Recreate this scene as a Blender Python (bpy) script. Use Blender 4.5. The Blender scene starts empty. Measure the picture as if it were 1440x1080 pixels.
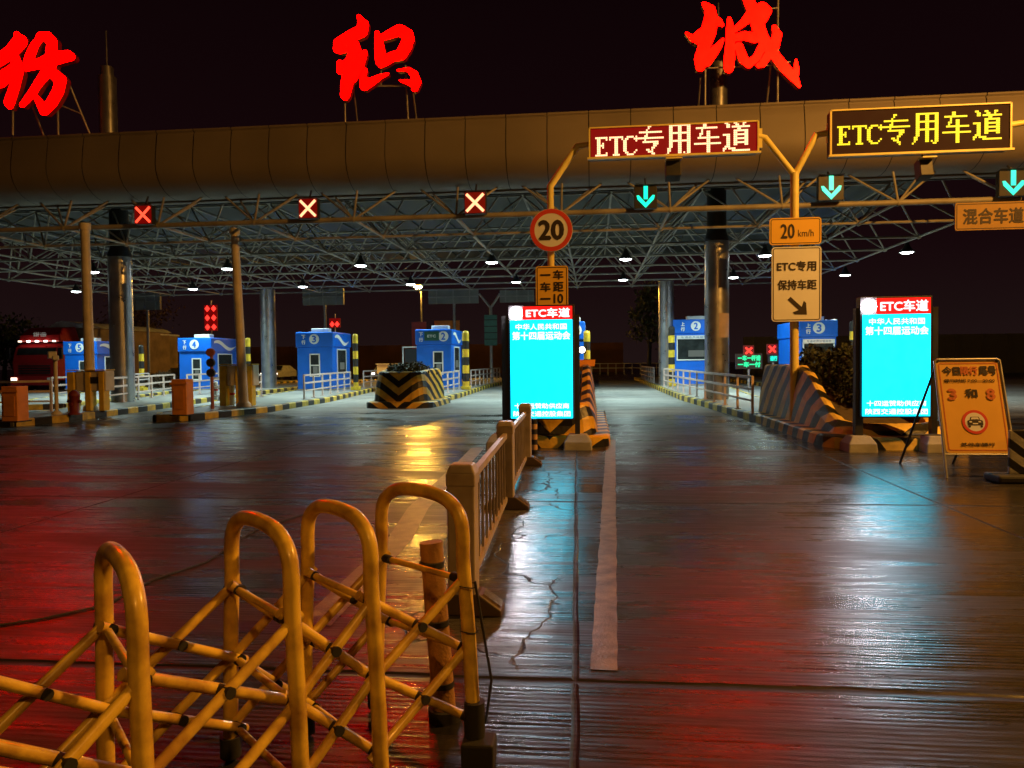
import bpy, math, random
from mathutils import Vector, Matrix
random.seed(7)
SC = bpy.context.scene
COL = SC.collection
R = math.radians
# ------------------------------------------------------------------ camera
F = 1060.0                      # focal length in pixels of a 1440 px wide picture
H = 1.6
yaw, pitch, roll = R(6.2), R(-1.73), 0.010
fw = Vector((-math.sin(yaw) * math.cos(pitch), math.cos(yaw) * math.cos(pitch), math.sin(pitch)))
r0 = Vector((math.cos(yaw), math.sin(yaw), 0))
u0 = r0.cross(fw)
cr = r0 * math.cos(roll) - u0 * math.sin(roll)
cu_ = u0 * math.cos(roll) + r0 * math.sin(roll)
CAM = Vector((0, 0, H))
cd = bpy.data.cameras.new('camera')
cam = bpy.data.objects.new('camera', cd)
COL.objects.link(cam)
m = Matrix((cr, cu_, -fw)).transposed().to_4x4()
m.translation = CAM
cam.matrix_world = m
cd.sensor_width = 36
cd.lens = 36 * F / 1440
cd.clip_end = 2000
cd.clip_start = 0.05
SC.camera = cam

def ray(px, py):
    return fw * F + cr * (px - 720) - cu_ * (py - 540)
def at(px, py, Y):
    d = ray(px, py)
    return CAM + d * (Y / d.y)
def G(px, py, z=0.0):
    d = ray(px, py)
    return CAM + d * ((z - H) / d.z)
def atX(px, Y):
    return at(px, 508, Y).x
def zat(px, py, Y):
    return at(px, py, Y).z

# ------------------------------------------------------------------ materials
MATS = {}
def nodes_of(m):
    m.use_nodes = True
    return m.node_tree.nodes, m.node_tree.links
def mat(name, col, rough=0.5, metal=0.0, var=0.15, scale=4.0, bump=0.0, emit=None, es=1.0, coat=0.0, dirt=None):
    if name in MATS: return MATS[name]
    m = bpy.data.materials.new(name); N, L = nodes_of(m)
    b = N['Principled BSDF']
    b.inputs['Roughness'].default_value = rough
    b.inputs['Metallic'].default_value = metal
    b.inputs['Coat Weight'].default_value = coat
    tc = N.new('ShaderNodeTexCoord')
    nz = N.new('ShaderNodeTexNoise'); nz.inputs['Scale'].default_value = scale; nz.inputs['Detail'].default_value = 5
    L.new(tc.outputs['Object'], nz.inputs['Vector'])
    rp = N.new('ShaderNodeValToRGB')
    rp.color_ramp.elements[0].position = 0.3; rp.color_ramp.elements[1].position = 0.7
    c0 = dirt if dirt else tuple(c * (1 - var) for c in col)
    rp.color_ramp.elements[0].color = (*c0, 1)
    rp.color_ramp.elements[1].color = (*[min(1, c * (1 + var * 0.5)) for c in col], 1)
    L.new(nz.outputs['Fac'], rp.inputs['Fac'])
    L.new(rp.outputs['Color'], b.inputs['Base Color'])
    mr = N.new('ShaderNodeMapRange')
    mr.inputs['To Min'].default_value = max(0.03, rough - 0.1); mr.inputs['To Max'].default_value = min(1, rough + 0.12)
    L.new(nz.outputs['Fac'], mr.inputs['Value']); L.new(mr.outputs['Result'], b.inputs['Roughness'])
    if bump > 0:
        bp = N.new('ShaderNodeBump'); bp.inputs['Strength'].default_value = bump; bp.inputs['Distance'].default_value = 0.02
        n2 = N.new('ShaderNodeTexNoise'); n2.inputs['Scale'].default_value = scale * 8; n2.inputs['Detail'].default_value = 4
        L.new(tc.outputs['Object'], n2.inputs['Vector'])
        L.new(n2.outputs['Fac'], bp.inputs['Height']); L.new(bp.outputs['Normal'], b.inputs['Normal'])
    if emit:
        b.inputs['Emission Color'].default_value = (*emit, 1); b.inputs['Emission Strength'].default_value = es
    MATS[name] = m
    return m
def glow(name, col, s):
    return mat(name, (0.02, 0.02, 0.02), 0.4, emit=col, es=s)

M_steel = mat('brushed column steel', (0.45, 0.46, 0.47), 0.3, 0.85, 0.2, 3)
M_pipe = mat('white painted truss tube', (0.34, 0.32, 0.27), 0.5, 0, 0.4, 1.2)
M_deck = mat('roof sheet', (0.06, 0.065, 0.055), 0.6, 0, 0.25, 0.8)
M_fascia = mat('aluminium fascia panel', (0.22, 0.185, 0.15), 0.58, 0.0, 0.2, 0.35, 0.15)
M_seam = mat('dark panel seam', (0.03, 0.03, 0.03), 0.8)
M_galv = mat('galvanised steel', (0.45, 0.45, 0.44), 0.42, 0.6, 0.2, 6)
M_cream = mat('cream painted steel', (0.62, 0.55, 0.42), 0.45, 0, 0.2, 3)
M_polep = mat('pale painted sign pole', (0.85, 0.72, 0.22), 0.4, 0, 0.12, 3)
M_black = mat('black plastic', (0.012, 0.012, 0.013), 0.45)
M_darkm = mat('dark housing metal', (0.03, 0.03, 0.032), 0.5, 0.2)
M_yel = mat('yellow paint', (0.75, 0.5, 0.03), 0.45, 0, 0.2, 5)
M_blk = mat('black paint', (0.02, 0.018, 0.016), 0.5, 0, 0.3, 5)
M_org = mat('orange cabinet paint', (0.75, 0.3, 0.06), 0.45, 0, 0.2, 3)
M_blue = mat('blue booth panel', (0.006, 0.14, 0.72), 0.35, 0, 0.12, 2)
M_white = mat('white paint', (0.78, 0.78, 0.75), 0.4, 0, 0.08, 3)
M_wmark = mat('white lettering', (0.8, 0.82, 0.82), 0.5, 0, 0.02)
M_conc = mat('pale concrete', (0.32, 0.31, 0.29), 0.7, 0, 0.3, 3, 0.3)
M_isl = mat('island concrete', (0.28, 0.28, 0.26), 0.45, 0, 0.35, 1.5, 0.25)
M_kyel = mat('kerb yellow paint', (0.68, 0.5, 0.06), 0.5, 0, 0.3, 4, 0.15, dirt=(0.4, 0.28, 0.05))
M_kblk = mat('kerb black paint', (0.025, 0.024, 0.022), 0.5, 0, 0.4, 4, 0.15)
M_signw = mat('white reflective sheet', (0.78, 0.8, 0.86), 0.5, 0, 0.06, 2)
M_signy = mat('yellow reflective sheet', (0.85, 0.5, 0.05), 0.45, 0, 0.06, 2)
M_signred = mat('red sign ring', (0.65, 0.05, 0.03), 0.5, 0, 0.08, 3)
M_signblk = mat('black sign lettering', (0.025, 0.015, 0.012), 0.6)
M_fadered = mat('faded red print', (0.6, 0.16, 0.04), 0.6, 0, 0.3, 30)
M_glass = mat('dark booth glass', (0.03, 0.035, 0.035), 0.12, 0, 0.4, 3)
M_rail = mat('railing paint pale pink', (0.6, 0.5, 0.46), 0.4, 0, 0.15, 4)
M_hoop = mat('barrier cream enamel', (0.74, 0.52, 0.07), 0.3, 0, 0.28, 9, 0.05, coat=0.4, dirt=(0.5, 0.24, 0.05))
M_fence = mat('guard fence grey paint', (0.4, 0.33, 0.25), 0.45, 0, 0.25, 6)
M_trunk = mat('bark', (0.08, 0.06, 0.04), 0.9, 0, 0.3, 8, 0.4)
M_leaf = mat('leaf', (0.06, 0.09, 0.03), 0.6, 0, 0.4, 3)
M_leafdark = mat('hedge leaf', (0.03, 0.04, 0.02), 0.7, 0, 0.4, 3)
M_red = mat('red vehicle paint', (0.5, 0.02, 0.02), 0.3, 0.1, 0.15, 3, coat=0.5)
M_tarp = mat('pale tarpaulin', (0.75, 0.76, 0.74), 0.6, 0, 0.3, 2, 0.3)
M_brownwall = mat('brown rendered wall', (0.2, 0.09, 0.06), 0.8, 0, 0.3, 0.4)
M_rubber = mat('rubber', (0.02, 0.02, 0.02), 0.7)
M_lens_w = glow('lit lamp lens', (0.9, 1.0, 1.0), 25)
M_lens_o = glow('lit sodium lens', (1.0, 0.5, 0.08), 60)
M_redchar = glow('lit red letter face', (1.0, 0.0, 0.0), 40)
M_redside = mat('red letter return', (0.5, 0.01, 0.01), 0.4)
M_ledred = glow('red led dots', (1.0, 0.5, 0.25), 2.6)
M_ledredbg = mat('red led field', (0.02, 0.005, 0.005), 0.9, emit=(0.25, 0.0, 0.003), es=0.9)
M_ledyel = glow('yellow led dots', (1.0, 0.72, 0.02), 1.6)
M_ledyelbg = mat('dark led field', (0.012, 0.006, 0.005), 0.9, emit=(0.03, 0.003, 0.002), es=0.6)
M_xred = glow('red lane cross', (1.0, 0.07, 0.03), 2.2)
M_xbright = glow('bright lane cross', (1.0, 0.42, 0.2), 2.2)
M_xbg = glow('red lit signal glass', (0.25, 0.0, 0.0), 0.6)
M_arrow = glow('green lane arrow', (0.0, 0.85, 0.5), 1.8)
M_cyan = glow('cyan screen', (0.0, 0.66, 0.86), 4.6)
def vary_emission(m, c1, c2, scale):
    N, L = nodes_of(m); tc = N.new('ShaderNodeTexCoord'); n = N.new('ShaderNodeTexNoise'); n.inputs['Scale'].default_value = scale; n.inputs['Detail'].default_value = 6
    rp = N.new('ShaderNodeValToRGB'); rp.color_ramp.elements[0].position = .3; rp.color_ramp.elements[1].position = .7
    rp.color_ramp.elements[0].color = (*c1, 1); rp.color_ramp.elements[1].color = (*c2, 1)
    L.new(tc.outputs['Object'], n.inputs['Vector']); L.new(n.outputs['Fac'], rp.inputs['Fac']); L.new(rp.outputs['Color'], N['Principled BSDF'].inputs['Emission Color'])
vary_emission(M_cyan, (0.0, 0.42, 0.6), (0.0, 0.62, 0.85), 2.2)
vary_emission(M_redchar, (0.7, 0.0, 0.0), (1.0, 0.0, 0.0), 3.0)
M_scrred = glow('red screen header', (1.0, 0.006, 0.006), 1.8)
M_scrwhite = glow('white screen lettering', (0.95, 1.0, 1.0), 1.5)
M_outline = glow('teal letter outline', (0.0, 0.2, 0.3), 1.0)
M_disc = glow('white lit disc', (1.0, 0.9, 0.95), 260)
M_greenled = glow('green led text', (0.0, 0.9, 0.35), 1.3)
M_redlight = glow('red marker light', (1.0, 0.03, 0.02), 2.5)
M_panerefl = glow('painted pane reflection', (0.35, 0.42, 0.36), 0.25)
M_head = glow('vehicle lamp', (1.0, 0.9, 0.8), 8)

def chevron_mat(name, k, ax, ay, period, c1, c2, off=0.0):
    m = bpy.data.materials.new(name); N, L = nodes_of(m); b = N['Principled BSDF']
    tc = N.new('ShaderNodeTexCoord'); sp = N.new('ShaderNodeSeparateXYZ'); L.new(tc.outputs['Object'], sp.inputs[0])
    def mth(op, a, bb=None):
        n = N.new('ShaderNodeMath'); n.operation = op
        for i, v in enumerate((a, bb)):
            if v is None: continue
            if isinstance(v, (int, float)): n.inputs[i].default_value = v
            else: L.new(v, n.inputs[i])
        return n.outputs[0]
    nz = N.new('ShaderNodeTexNoise'); nz.inputs['Scale'].default_value = 3; nz.inputs['Detail'].default_value = 6
    L.new(tc.outputs['Object'], nz.inputs['Vector'])
    s = mth('ADD', mth('MULTIPLY', sp.outputs['Z'], k), mth('MULTIPLY', mth('ABSOLUTE', sp.outputs['X']), ax))
    s = mth('ADD', s, mth('MULTIPLY', sp.outputs['Y'], ay))
    s = mth('ADD', s, mth('MULTIPLY', nz.outputs['Fac'], 0.04))
    s = mth('ADD', s, 50 + off)
    fr = mth('FRACT', mth('DIVIDE', s, period))
    ramp = N.new('ShaderNodeMapRange'); ramp.inputs['From Min'].default_value = 0.49; ramp.inputs['From Max'].default_value = 0.51
    L.new(fr, ramp.inputs['Value'])
    mx = N.new('ShaderNodeMix'); mx.data_type = 'RGBA'
    L.new(ramp.outputs['Result'], mx.inputs['Factor'])
    mx.inputs['A'].default_value = (*c1, 1); mx.inputs['B'].default_value = (*c2, 1)
    m2 = N.new('ShaderNodeMix'); m2.data_type = 'RGBA'; m2.blend_type = 'MULTIPLY'
    r2 = N.new('ShaderNodeMapRange'); r2.inputs['From Min'].default_value = 0.3; r2.inputs['From Max'].default_value = 0.7
    r2.inputs['To Min'].default_value = 0.55; r2.inputs['To Max'].default_value = 1.1
    L.new(nz.outputs['Fac'], r2.inputs['Value'])
    m2.inputs['Factor'].default_value = 1.0
    L.new(mx.outputs['Result'], m2.inputs['A']); L.new(r2.outputs['Result'], m2.inputs['B'])
    L.new(m2.outputs['Result'], b.inputs['Base Color'])
    b.inputs['Roughness'].default_value = 0.4
    bp = N.new('ShaderNodeBump'); bp.inputs['Strength'].default_value = 0.35; bp.inputs['Distance'].default_value = 0.02
    n3 = N.new('ShaderNodeTexNoise'); n3.inputs['Scale'].default_value = 14; n3.inputs['Detail'].default_value = 5
    L.new(tc.outputs['Object'], n3.inputs['Vector']); L.new(n3.outputs['Fac'], bp.inputs['Height'])
    L.new(bp.outputs['Normal'], b.inputs['Normal'])
    return m
YC, BC = (0.85, 0.5, 0.04), (0.012, 0.011, 0.01)

for nd in M_hoop.node_tree.nodes:
    if nd.type == 'VALTORGB': nd.color_ramp.elements[0].position = .34; nd.color_ramp.elements[1].position = .60; nd.color_ramp.elements[0].color = (.42, .24, .05, 1)
# ------------------------------------------------------------------ mesh builder
class MB:
    def __init__(s): s.v, s.f, s.m, s.s = [], [], [], []
    def add(s, vs, fs, mi=0, smooth=False):
        o = len(s.v); s.v += [Vector(v) for v in vs]
        for f in fs:
            s.f.append([i + o for i in f]); s.m.append(mi); s.s.append(smooth)
        return s
    def box(s, c, d, mi=0, rz=0.0, axes=None):
        c = Vector(c)
        if axes is None:
            ax, ay, az = Vector((math.cos(rz), math.sin(rz), 0)), Vector((-math.sin(rz), math.cos(rz), 0)), Vector((0, 0, 1))
        else: ax, ay, az = axes
        vs = [c + ax * (x * d[0] / 2) + ay * (y * d[1] / 2) + az * (z * d[2] / 2) for z in (-1, 1) for y in (-1, 1) for x in (-1, 1)]
        return s.add(vs, [(0, 2, 3, 1), (4, 5, 7, 6), (0, 1, 5, 4), (2, 6, 7, 3), (0, 4, 6, 2), (1, 3, 7, 5)], mi)
    def tube(s, a, b, r, n=8, mi=0, r2=None, caps=True):
        return s.path([a, b], [r, r if r2 is None else r2], n, mi, caps)
    def path(s, pts, rad, n=8, mi=0, caps=True, closed=False):
        pts = [Vector(p) for p in pts]
        if isinstance(rad, (int, float)): rad = [rad] * len(pts)
        rings = []; prev = None
        for i, p in enumerate(pts):
            if i == 0: t = pts[1] - p
            elif i == len(pts) - 1: t = p - pts[-2]
            else: t = (pts[i + 1] - p).normalized() + (p - pts[i - 1]).normalized()
            t.normalize()
            if prev is None:
                a = Vector((0, 0, 1)) if abs(t.z) < 0.9 else Vector((1, 0, 0))
                x = t.cross(a).normalized()
            else:
                x = (prev - t * prev.dot(t)).normalized()
            prev = x; y = t.cross(x)
            rings.append([p + (x * math.cos(2 * math.pi * k / n) + y * math.sin(2 * math.pi * k / n)) * rad[i] for k in range(n)])
        vs = [v for r_ in rings for v in r_]
        fs = []
        for i in range(len(rings) - 1):
            for k in range(n):
                fs.append((i * n + k, i * n + (k + 1) % n, (i + 1) * n + (k + 1) % n, (i + 1) * n + k))
        s.add(vs, fs, mi, True)
        if caps:
            s.add(rings[0], [tuple(range(n))[::-1]], mi); s.add(rings[-1], [tuple(range(n))], mi)
        return s
    def lathe(s, c, prof, n=16, mi=0):
        c = Vector(c)
        vs = [c + Vector((r_ * math.cos(2 * math.pi * k / n), r_ * math.sin(2 * math.pi * k / n), z)) for r_, z in prof for k in range(n)]
        fs = [(i * n + k, i * n + (k + 1) % n, (i + 1) * n + (k + 1) % n, (i + 1) * n + k) for i in range(len(prof) - 1) for k in range(n)]
        return s.add(vs, fs, mi, True)
    def quad(s, a, b, c, d, mi=0): return s.add([a, b, c, d], [(0, 1, 2, 3)], mi)
    def prism(s, poly, z0, z1, mi=0):       # poly: list of (x, y), z extrusion
        n = len(poly)
        vs = [Vector((p[0], p[1], z0)) for p in poly] + [Vector((p[0], p[1], z1)) for p in poly]
        fs = [tuple(range(n, 2 * n)), tuple(range(n))[::-1]] + [(i, (i + 1) % n, n + (i + 1) % n, n + i) for i in range(n)]
        return s.add(vs, fs, mi)
    def slab(s, o, ax, az, poly, th, mi=0):  # poly in a plane (ax right, az up), thickness th backwards
        o = Vector(o); ny = ax.cross(az)   # points away from the viewer for right x up = back
        n = len(poly)
        vs = [o + ax * p[0] + az * p[1] for p in poly] + [o + ax * p[0] + az * p[1] + ny * (-th) for p in poly]
        fs = [tuple(range(n)), tuple(range(n, 2 * n))[::-1]] + [(i, n + i, n + (i + 1) % n, (i + 1) % n) for i in range(n)]
        return s.add(vs, fs, mi)
    def build(s, name, mats, parent=None, bevel=0.0):
        if not isinstance(mats, (list, tuple)): mats = [mats]
        me = bpy.data.meshes.new(name)
        off = Vector(parent_world(parent)) if parent is not None else None
        if off is None:
            xs = [v.x for v in s.v]; ys = [v.y for v in s.v]
            off = Vector(((min(xs) + max(xs)) / 2, (min(ys) + max(ys)) / 2, min(v.z for v in s.v)))
        me.from_pydata([v - off for v in s.v], [], s.f)
        for mm in mats: me.materials.append(mm)
        for p, mi, sm in zip(me.polygons, s.m, s.s):
            p.material_index = mi; p.use_smooth = sm
        me.update()
        o = bpy.data.objects.new(name, me); COL.objects.link(o)
        if parent is not None: o.parent = parent
        else: o.location = off
        if bevel:
            b = o.modifiers.new('bevel', 'BEVEL'); b.width = bevel; b.segments = 2; b.limit_method = 'ANGLE'; b.angle_limit = R(50)
        return o
def parent_world(p):
    v = Vector((0, 0, 0))
    while p is not None:
        v += Vector(p.location); p = p.parent
    return v
def tag(o, label, cat, group=None, kind=None):
    if label: o['label'] = label
    if cat: o['category'] = cat
    if group: o['group'] = group
    if kind: o['kind'] = kind
    return o
def thing(name, loc, label, cat, group=None):
    e = bpy.data.objects.new(name, None); COL.objects.link(e); e.location = Vector(loc); e.empty_display_size = 0.3
    return tag(e, label, cat, group)
def struct(name, mb, mats):
    o = mb.build(name, mats); o['kind'] = 'structure'; return o
def copy_tree(o, parent=None):
    c = o.copy(); COL.objects.link(c); c.parent = parent
    for ch in list(o.children):
        copy_tree(ch, c)
    return c
XA, ZA = Vector((1, 0, 0)), Vector((0, 0, 1))

_tc = {}
def text_geo(body):
    if body in _tc: return _tc[body]
    cu = bpy.data.curves.new('t', 'FONT'); cu.body = body; cu.size = 1; cu.resolution_u = 3
    o = bpy.data.objects.new('t', cu); COL.objects.link(o)
    bpy.context.view_layer.update()
    me = bpy.data.meshes.new_from_object(o.evaluated_get(bpy.context.evaluated_depsgraph_get()))
    vs = [v.co.copy() for v in me.vertices]; fs = [tuple(p.vertices) for p in me.polygons]
    bpy.data.objects.remove(o); bpy.data.curves.remove(cu); bpy.data.meshes.remove(me)
    _tc[body] = (vs, fs); return _tc[body]
def text(mb, body, o, w, h, ax=XA, az=ZA, mi=0, bold=0.0):
    """text fitted into a box w x h whose centre is o, facing the viewer (normal = -(ax x az))"""
    vs, fs = text_geo(body)
    x0, x1 = min(v.x for v in vs), max(v.x for v in vs); y0, y1 = min(v.y for v in vs), max(v.y for v in vs)
    sx = w / (x1 - x0); sy = h / (y1 - y0)
    nb = ax.cross(az)
    o = Vector(o)
    shifts = [(0, 0)] if not bold else [(0, 0), (bold, 0), (-bold, 0), (0, bold), (0, -bold)]
    for k, (dx, dy) in enumerate(shifts):
        pts = [o + ax * ((v.x - (x0 + x1) / 2) * sx + dx) + az * ((v.y - (y0 + y1) / 2) * sy + dy) + nb * (0.0007 * k) for v in vs]
        mb.add(pts, fs, mi)
def disc(mb, o, r_, th=0.01, n=24, mi=0, ax=XA, az=ZA, r_in=0.0):
    o = Vector(o); nb = ax.cross(az)
    P = lambda rr, d: [o + (ax * math.cos(2 * math.pi * k / n) + az * math.sin(2 * math.pi * k / n)) * rr - nb * d for k in range(n)]
    if r_in <= 0:
        mb.add(P(r_, 0), [tuple(range(n))], mi)
    else:
        mb.add(P(r_, 0) + P(r_in, 0), [(k, (k + 1) % n, n + (k + 1) % n, n + k) for k in range(n)], mi)
    mb.add(P(r_, 0) + P(r_, th), [(k, n + k, n + (k + 1) % n, (k + 1) % n) for k in range(n)], mi)
def rrect(w, h, r_, n=4):
    pts = []
    for cx, cy, a0 in ((w / 2 - r_, h / 2 - r_, 0), (-w / 2 + r_, h / 2 - r_, 90), (-w / 2 + r_, -h / 2 + r_, 180), (w / 2 - r_, -h / 2 + r_, 270)):
        for k in range(n + 1):
            a = R(a0 + 90 * k / n); pts.append((cx + r_ * math.cos(a), cy + r_ * math.sin(a)))
    return pts
def plate(mb, o, w, h, r_, th, mi, ax=XA, az=ZA):
    # ax x az = -Y*... for XA,ZA : X x Z = -Y (towards viewer); slab extrudes backwards
    mb.slab(o, ax, az, rrect(w, h, r_), th, mi)
def ringplate(mb, o, w, h, r_, t, mi, ax=XA, az=ZA):
    a, b = rrect(w, h, r_), rrect(w - 2 * t, h - 2 * t, max(0.005, r_ - t)); n = len(a); o = Vector(o)
    mb.add([o + ax * p[0] + az * p[1] for p in a] + [o + ax * p[0] + az * p[1] for p in b],
           [(k, (k + 1) % n, n + (k + 1) % n, n + k) for k in range(n)], mi)
Fwd = Vector((0, -1, 0))     # towards the viewer
def up(o, d): return Vector(o) + Fwd * d

exec_order = []
# ================================================================== SETTING
def ground_material():
    m = bpy.data.materials.new('wet grooved concrete'); N, L = nodes_of(m); b = N['Principled BSDF']
    tc = N.new('ShaderNodeTexCoord'); sp = N.new('ShaderNodeSeparateXYZ'); L.new(tc.outputs['Object'], sp.inputs[0])
    def mth(op, a, bb=None, c=None):
        n = N.new('ShaderNodeMath'); n.operation = op
        for i, v in enumerate((a, bb, c)):
            if v is None: continue
            if isinstance(v, (int, float)): n.inputs[i].default_value = v
            else: L.new(v, n.inputs[i])
        return n.outputs[0]
    def noise(scale, detail=5, vec=None, rough=0.55):
        n = N.new('ShaderNodeTexNoise'); n.inputs['Scale'].default_value = scale; n.inputs['Detail'].default_value = detail
        n.inputs['Roughness'].default_value = rough
        L.new(vec if vec else tc.outputs['Object'], n.inputs['Vector']); return n.outputs['Fac']
    def mapr(v, a, bb, c, d):
        n = N.new('ShaderNodeMapRange')
        for k, x in zip(('From Min', 'From Max', 'To Min', 'To Max'), (a, bb, c, d)): n.inputs[k].default_value = x
        L.new(v, n.inputs['Value']); return n.outputs['Result']
    X, Y = sp.outputs['X'], sp.outputs['Y']
    wob = mth('MULTIPLY', mth('SUBTRACT', noise(1.3, 6), 0.5), 0.10)
    # slab joints
    dj = mth('ABSOLUTE', mth('SUBTRACT', mth('FRACT', mth('DIVIDE', mth('ADD', mth('SUBTRACT', Y, 3.72), mth('ADD', wob, 480.0)), 4.8)), 0.0))
    dj = mth('MULTIPLY', mth('MINIMUM', dj, mth('SUBTRACT', 1.0, dj)), 4.8)
    w2 = mth('MULTIPLY', wob, 0.3)
    dl = None
    for x0, sl in ((-24.0, 0), (-19.6, 0), (-15.2, 0), (-10.2, 0), (-5.55, -0.02), (-0.02, -0.022), (3.7, 0.004), (8.3, 0), (13, 0), (18, 0)):
        d = mth('ABSOLUTE', mth('SUBTRACT', mth('ADD', X, w2), mth('ADD', mth('MULTIPLY', Y, sl), x0)))
        dl = d if dl is None else mth('MINIMUM', dl, d)
    joint = mth('MAXIMUM', mapr(dj, 0.010, 0.04, 1, 0), mapr(dl, 0.006, 0.02, 1, 0))
    # cracks in the near island strip (x between -0.85 and 0)
    cmap = N.new('ShaderNodeMapping'); cmap.inputs['Scale'].default_value = (1.0, 0.55, 1); L.new(tc.outputs['Object'], cmap.inputs['Vector'])
    vo = N.new('ShaderNodeTexVoronoi'); vo.feature = 'DISTANCE_TO_EDGE'; vo.inputs['Scale'].default_value = 1.5
    nv = N.new('ShaderNodeVectorMath'); nv.operation = 'ADD'
    nc = N.new('ShaderNodeTexNoise'); nc.inputs['Scale'].default_value = 2.5; nc.inputs['Detail'].default_value = 6
    L.new(tc.outputs['Object'], nc.inputs['Vector'])
    nm = N.new('ShaderNodeVectorMath'); nm.operation = 'SCALE'; nm.inputs['Scale'].default_value = 0.35
    L.new(nc.outputs['Color'], nm.inputs[0]); L.new(cmap.outputs[0], nv.inputs[0]); L.new(nm.outputs[0], nv.inputs[1])
    L.new(nv.outputs[0], vo.inputs['Vector'])
    crack = mapr(vo.outputs['Distance'], 0.0, 0.014, 1, 0)
    strip = mth('MULTIPLY', mapr(X, -1.3, -1.2, 0, 1), mapr(X, -0.30, -0.22, 1, 0))
    strip = mth('MULTIPLY', strip, mth('MULTIPLY', mapr(Y, 3.8, 4.2, 0, 1), mapr(Y, 12.8, 13.2, 1, 0)))
    crack = mth('MULTIPLY', crack, strip)
    dark = mth('MAXIMUM', joint, crack)
    # wetness: per slab offset + patches stretched along the transverse grooves
    mp = N.new('ShaderNodeMapping'); mp.inputs['Scale'].default_value = (0.35, 1.1, 1); L.new(tc.outputs['Object'], mp.inputs['Vector'])
    wet = noise(0.8, 6, mp.outputs[0], 0.6)
    mp2 = N.new('ShaderNodeMapping'); mp2.inputs['Scale'].default_value = (0.8, 7, 1); L.new(tc.outputs['Object'], mp2.inputs['Vector'])
    streak = noise(1.2, 5, mp2.outputs[0], 0.65)
    tot = mth('ADD', mth('MULTIPLY', wet, 0.6), mth('MULTIPLY', streak, 0.4))
    rough = mapr(tot, 0.40, 0.58, 0.10, 0.46)
    pud = mth('MULTIPLY', mapr(X, 2.6, 3.6, 0, 1), mth('MULTIPLY', mapr(X, 6.0, 7.5, 1, 0), mth('MULTIPLY', mapr(Y, 3.8, 5.5, 0, 1), mapr(Y, 14, 18, 1, 0))))
    rough = mth('MULTIPLY', rough, mth('SUBTRACT', 1.0, mth('MULTIPLY', pud, 0.35)))
    rough = mth('SUBTRACT', rough, mth('MULTIPLY', strip, 0.1))
    rough = mth('MAXIMUM', rough, 0.1)
    rough = mth('ADD', rough, mth('MULTIPLY', dark, 0.3))
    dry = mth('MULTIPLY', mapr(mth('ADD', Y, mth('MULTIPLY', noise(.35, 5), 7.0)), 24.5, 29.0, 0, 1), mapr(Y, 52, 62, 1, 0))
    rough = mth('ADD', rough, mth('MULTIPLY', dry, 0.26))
    L.new(rough, b.inputs['Roughness'])
    # colour
    cn = mth('ADD', mth('MULTIPLY', noise(0.5, 7, None, 0.65), 0.6), mth('MULTIPLY', noise(9, 6), 0.4))
    ramp = N.new('ShaderNodeValToRGB'); ramp.color_ramp.elements[0].position = 0.33; ramp.color_ramp.elements[1].position = 0.68
    ramp.color_ramp.elements[0].color = (0.009, 0.0087, 0.0084, 1); ramp.color_ramp.elements[1].color = (0.04, 0.038, 0.036, 1)
    L.new(cn, ramp.inputs['Fac'])
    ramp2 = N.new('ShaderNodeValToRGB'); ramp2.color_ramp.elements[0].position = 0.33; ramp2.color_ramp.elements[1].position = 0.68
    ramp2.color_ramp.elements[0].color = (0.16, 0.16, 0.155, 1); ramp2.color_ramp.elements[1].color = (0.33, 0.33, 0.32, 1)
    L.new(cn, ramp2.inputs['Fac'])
    # pale patched concrete strip beside the fence
    ms = N.new('ShaderNodeMix'); ms.data_type = 'RGBA'; L.new(mth('MULTIPLY', strip, 0.9), ms.inputs['Factor'])
    ramp3 = N.new('ShaderNodeValToRGB'); ramp3.color_ramp.elements[0].position = 0.35; ramp3.color_ramp.elements[1].position = 0.62
    ramp3.color_ramp.elements[0].color = (0.04, 0.038, 0.038, 1); ramp3.color_ramp.elements[1].color = (0.15, 0.14, 0.145, 1)
    L.new(cn, ramp3.inputs['Fac']); L.new(ramp.outputs['Color'], ms.inputs['A']); L.new(ramp3.outputs['Color'], ms.inputs['B'])
    # oil and tyre stains
    mp4 = N.new('ShaderNodeMapping'); mp4.inputs['Scale'].default_value = (1.6, .35, 1); L.new(tc.outputs['Object'], mp4.inputs['Vector'])
    stain = mapr(noise(.8, 6, mp4.outputs[0], .6), .56, .66, 0, .65)
    mst = N.new('ShaderNodeMix'); mst.data_type = 'RGBA'; L.new(stain, mst.inputs['Factor'])
    L.new(ms.outputs['Result'], mst.inputs['A']); mst.inputs['B'].default_value = (.012, .011, .01, 1)
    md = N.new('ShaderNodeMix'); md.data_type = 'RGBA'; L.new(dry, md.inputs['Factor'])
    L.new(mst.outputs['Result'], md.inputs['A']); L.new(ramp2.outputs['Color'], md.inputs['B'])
    mx = N.new('ShaderNodeMix'); mx.data_type = 'RGBA'; L.new(dark, mx.inputs['Factor'])
    L.new(md.outputs['Result'], mx.inputs['A']); mx.inputs['B'].default_value = (0.008, 0.008, 0.008, 1)
    L.new(mx.outputs['Result'], b.inputs['Base Color'])
    b.inputs['IOR'].default_value = 1.45
    b.inputs['Specular IOR Level'].default_value = 0.46
    # relief: grooves, undulation, joints
    gx = mth('SINE', mth('MULTIPLY', mth('ADD', Y, mth('MULTIPLY', noise(1.2, 3), 0.02)), 2 * math.pi / 0.042))
    gx = mth('MULTIPLY', gx, mapr(noise(1.1, 4), 0.35, 0.6, 0.15, 1.0))
    gx = mth('MULTIPLY', gx, mapr(Y, 5, 16, 1.0, 0.0))
    gx = mth('MULTIPLY', gx, mth('SUBTRACT', 1.0, mth('MULTIPLY', strip, 0.8)))
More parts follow.
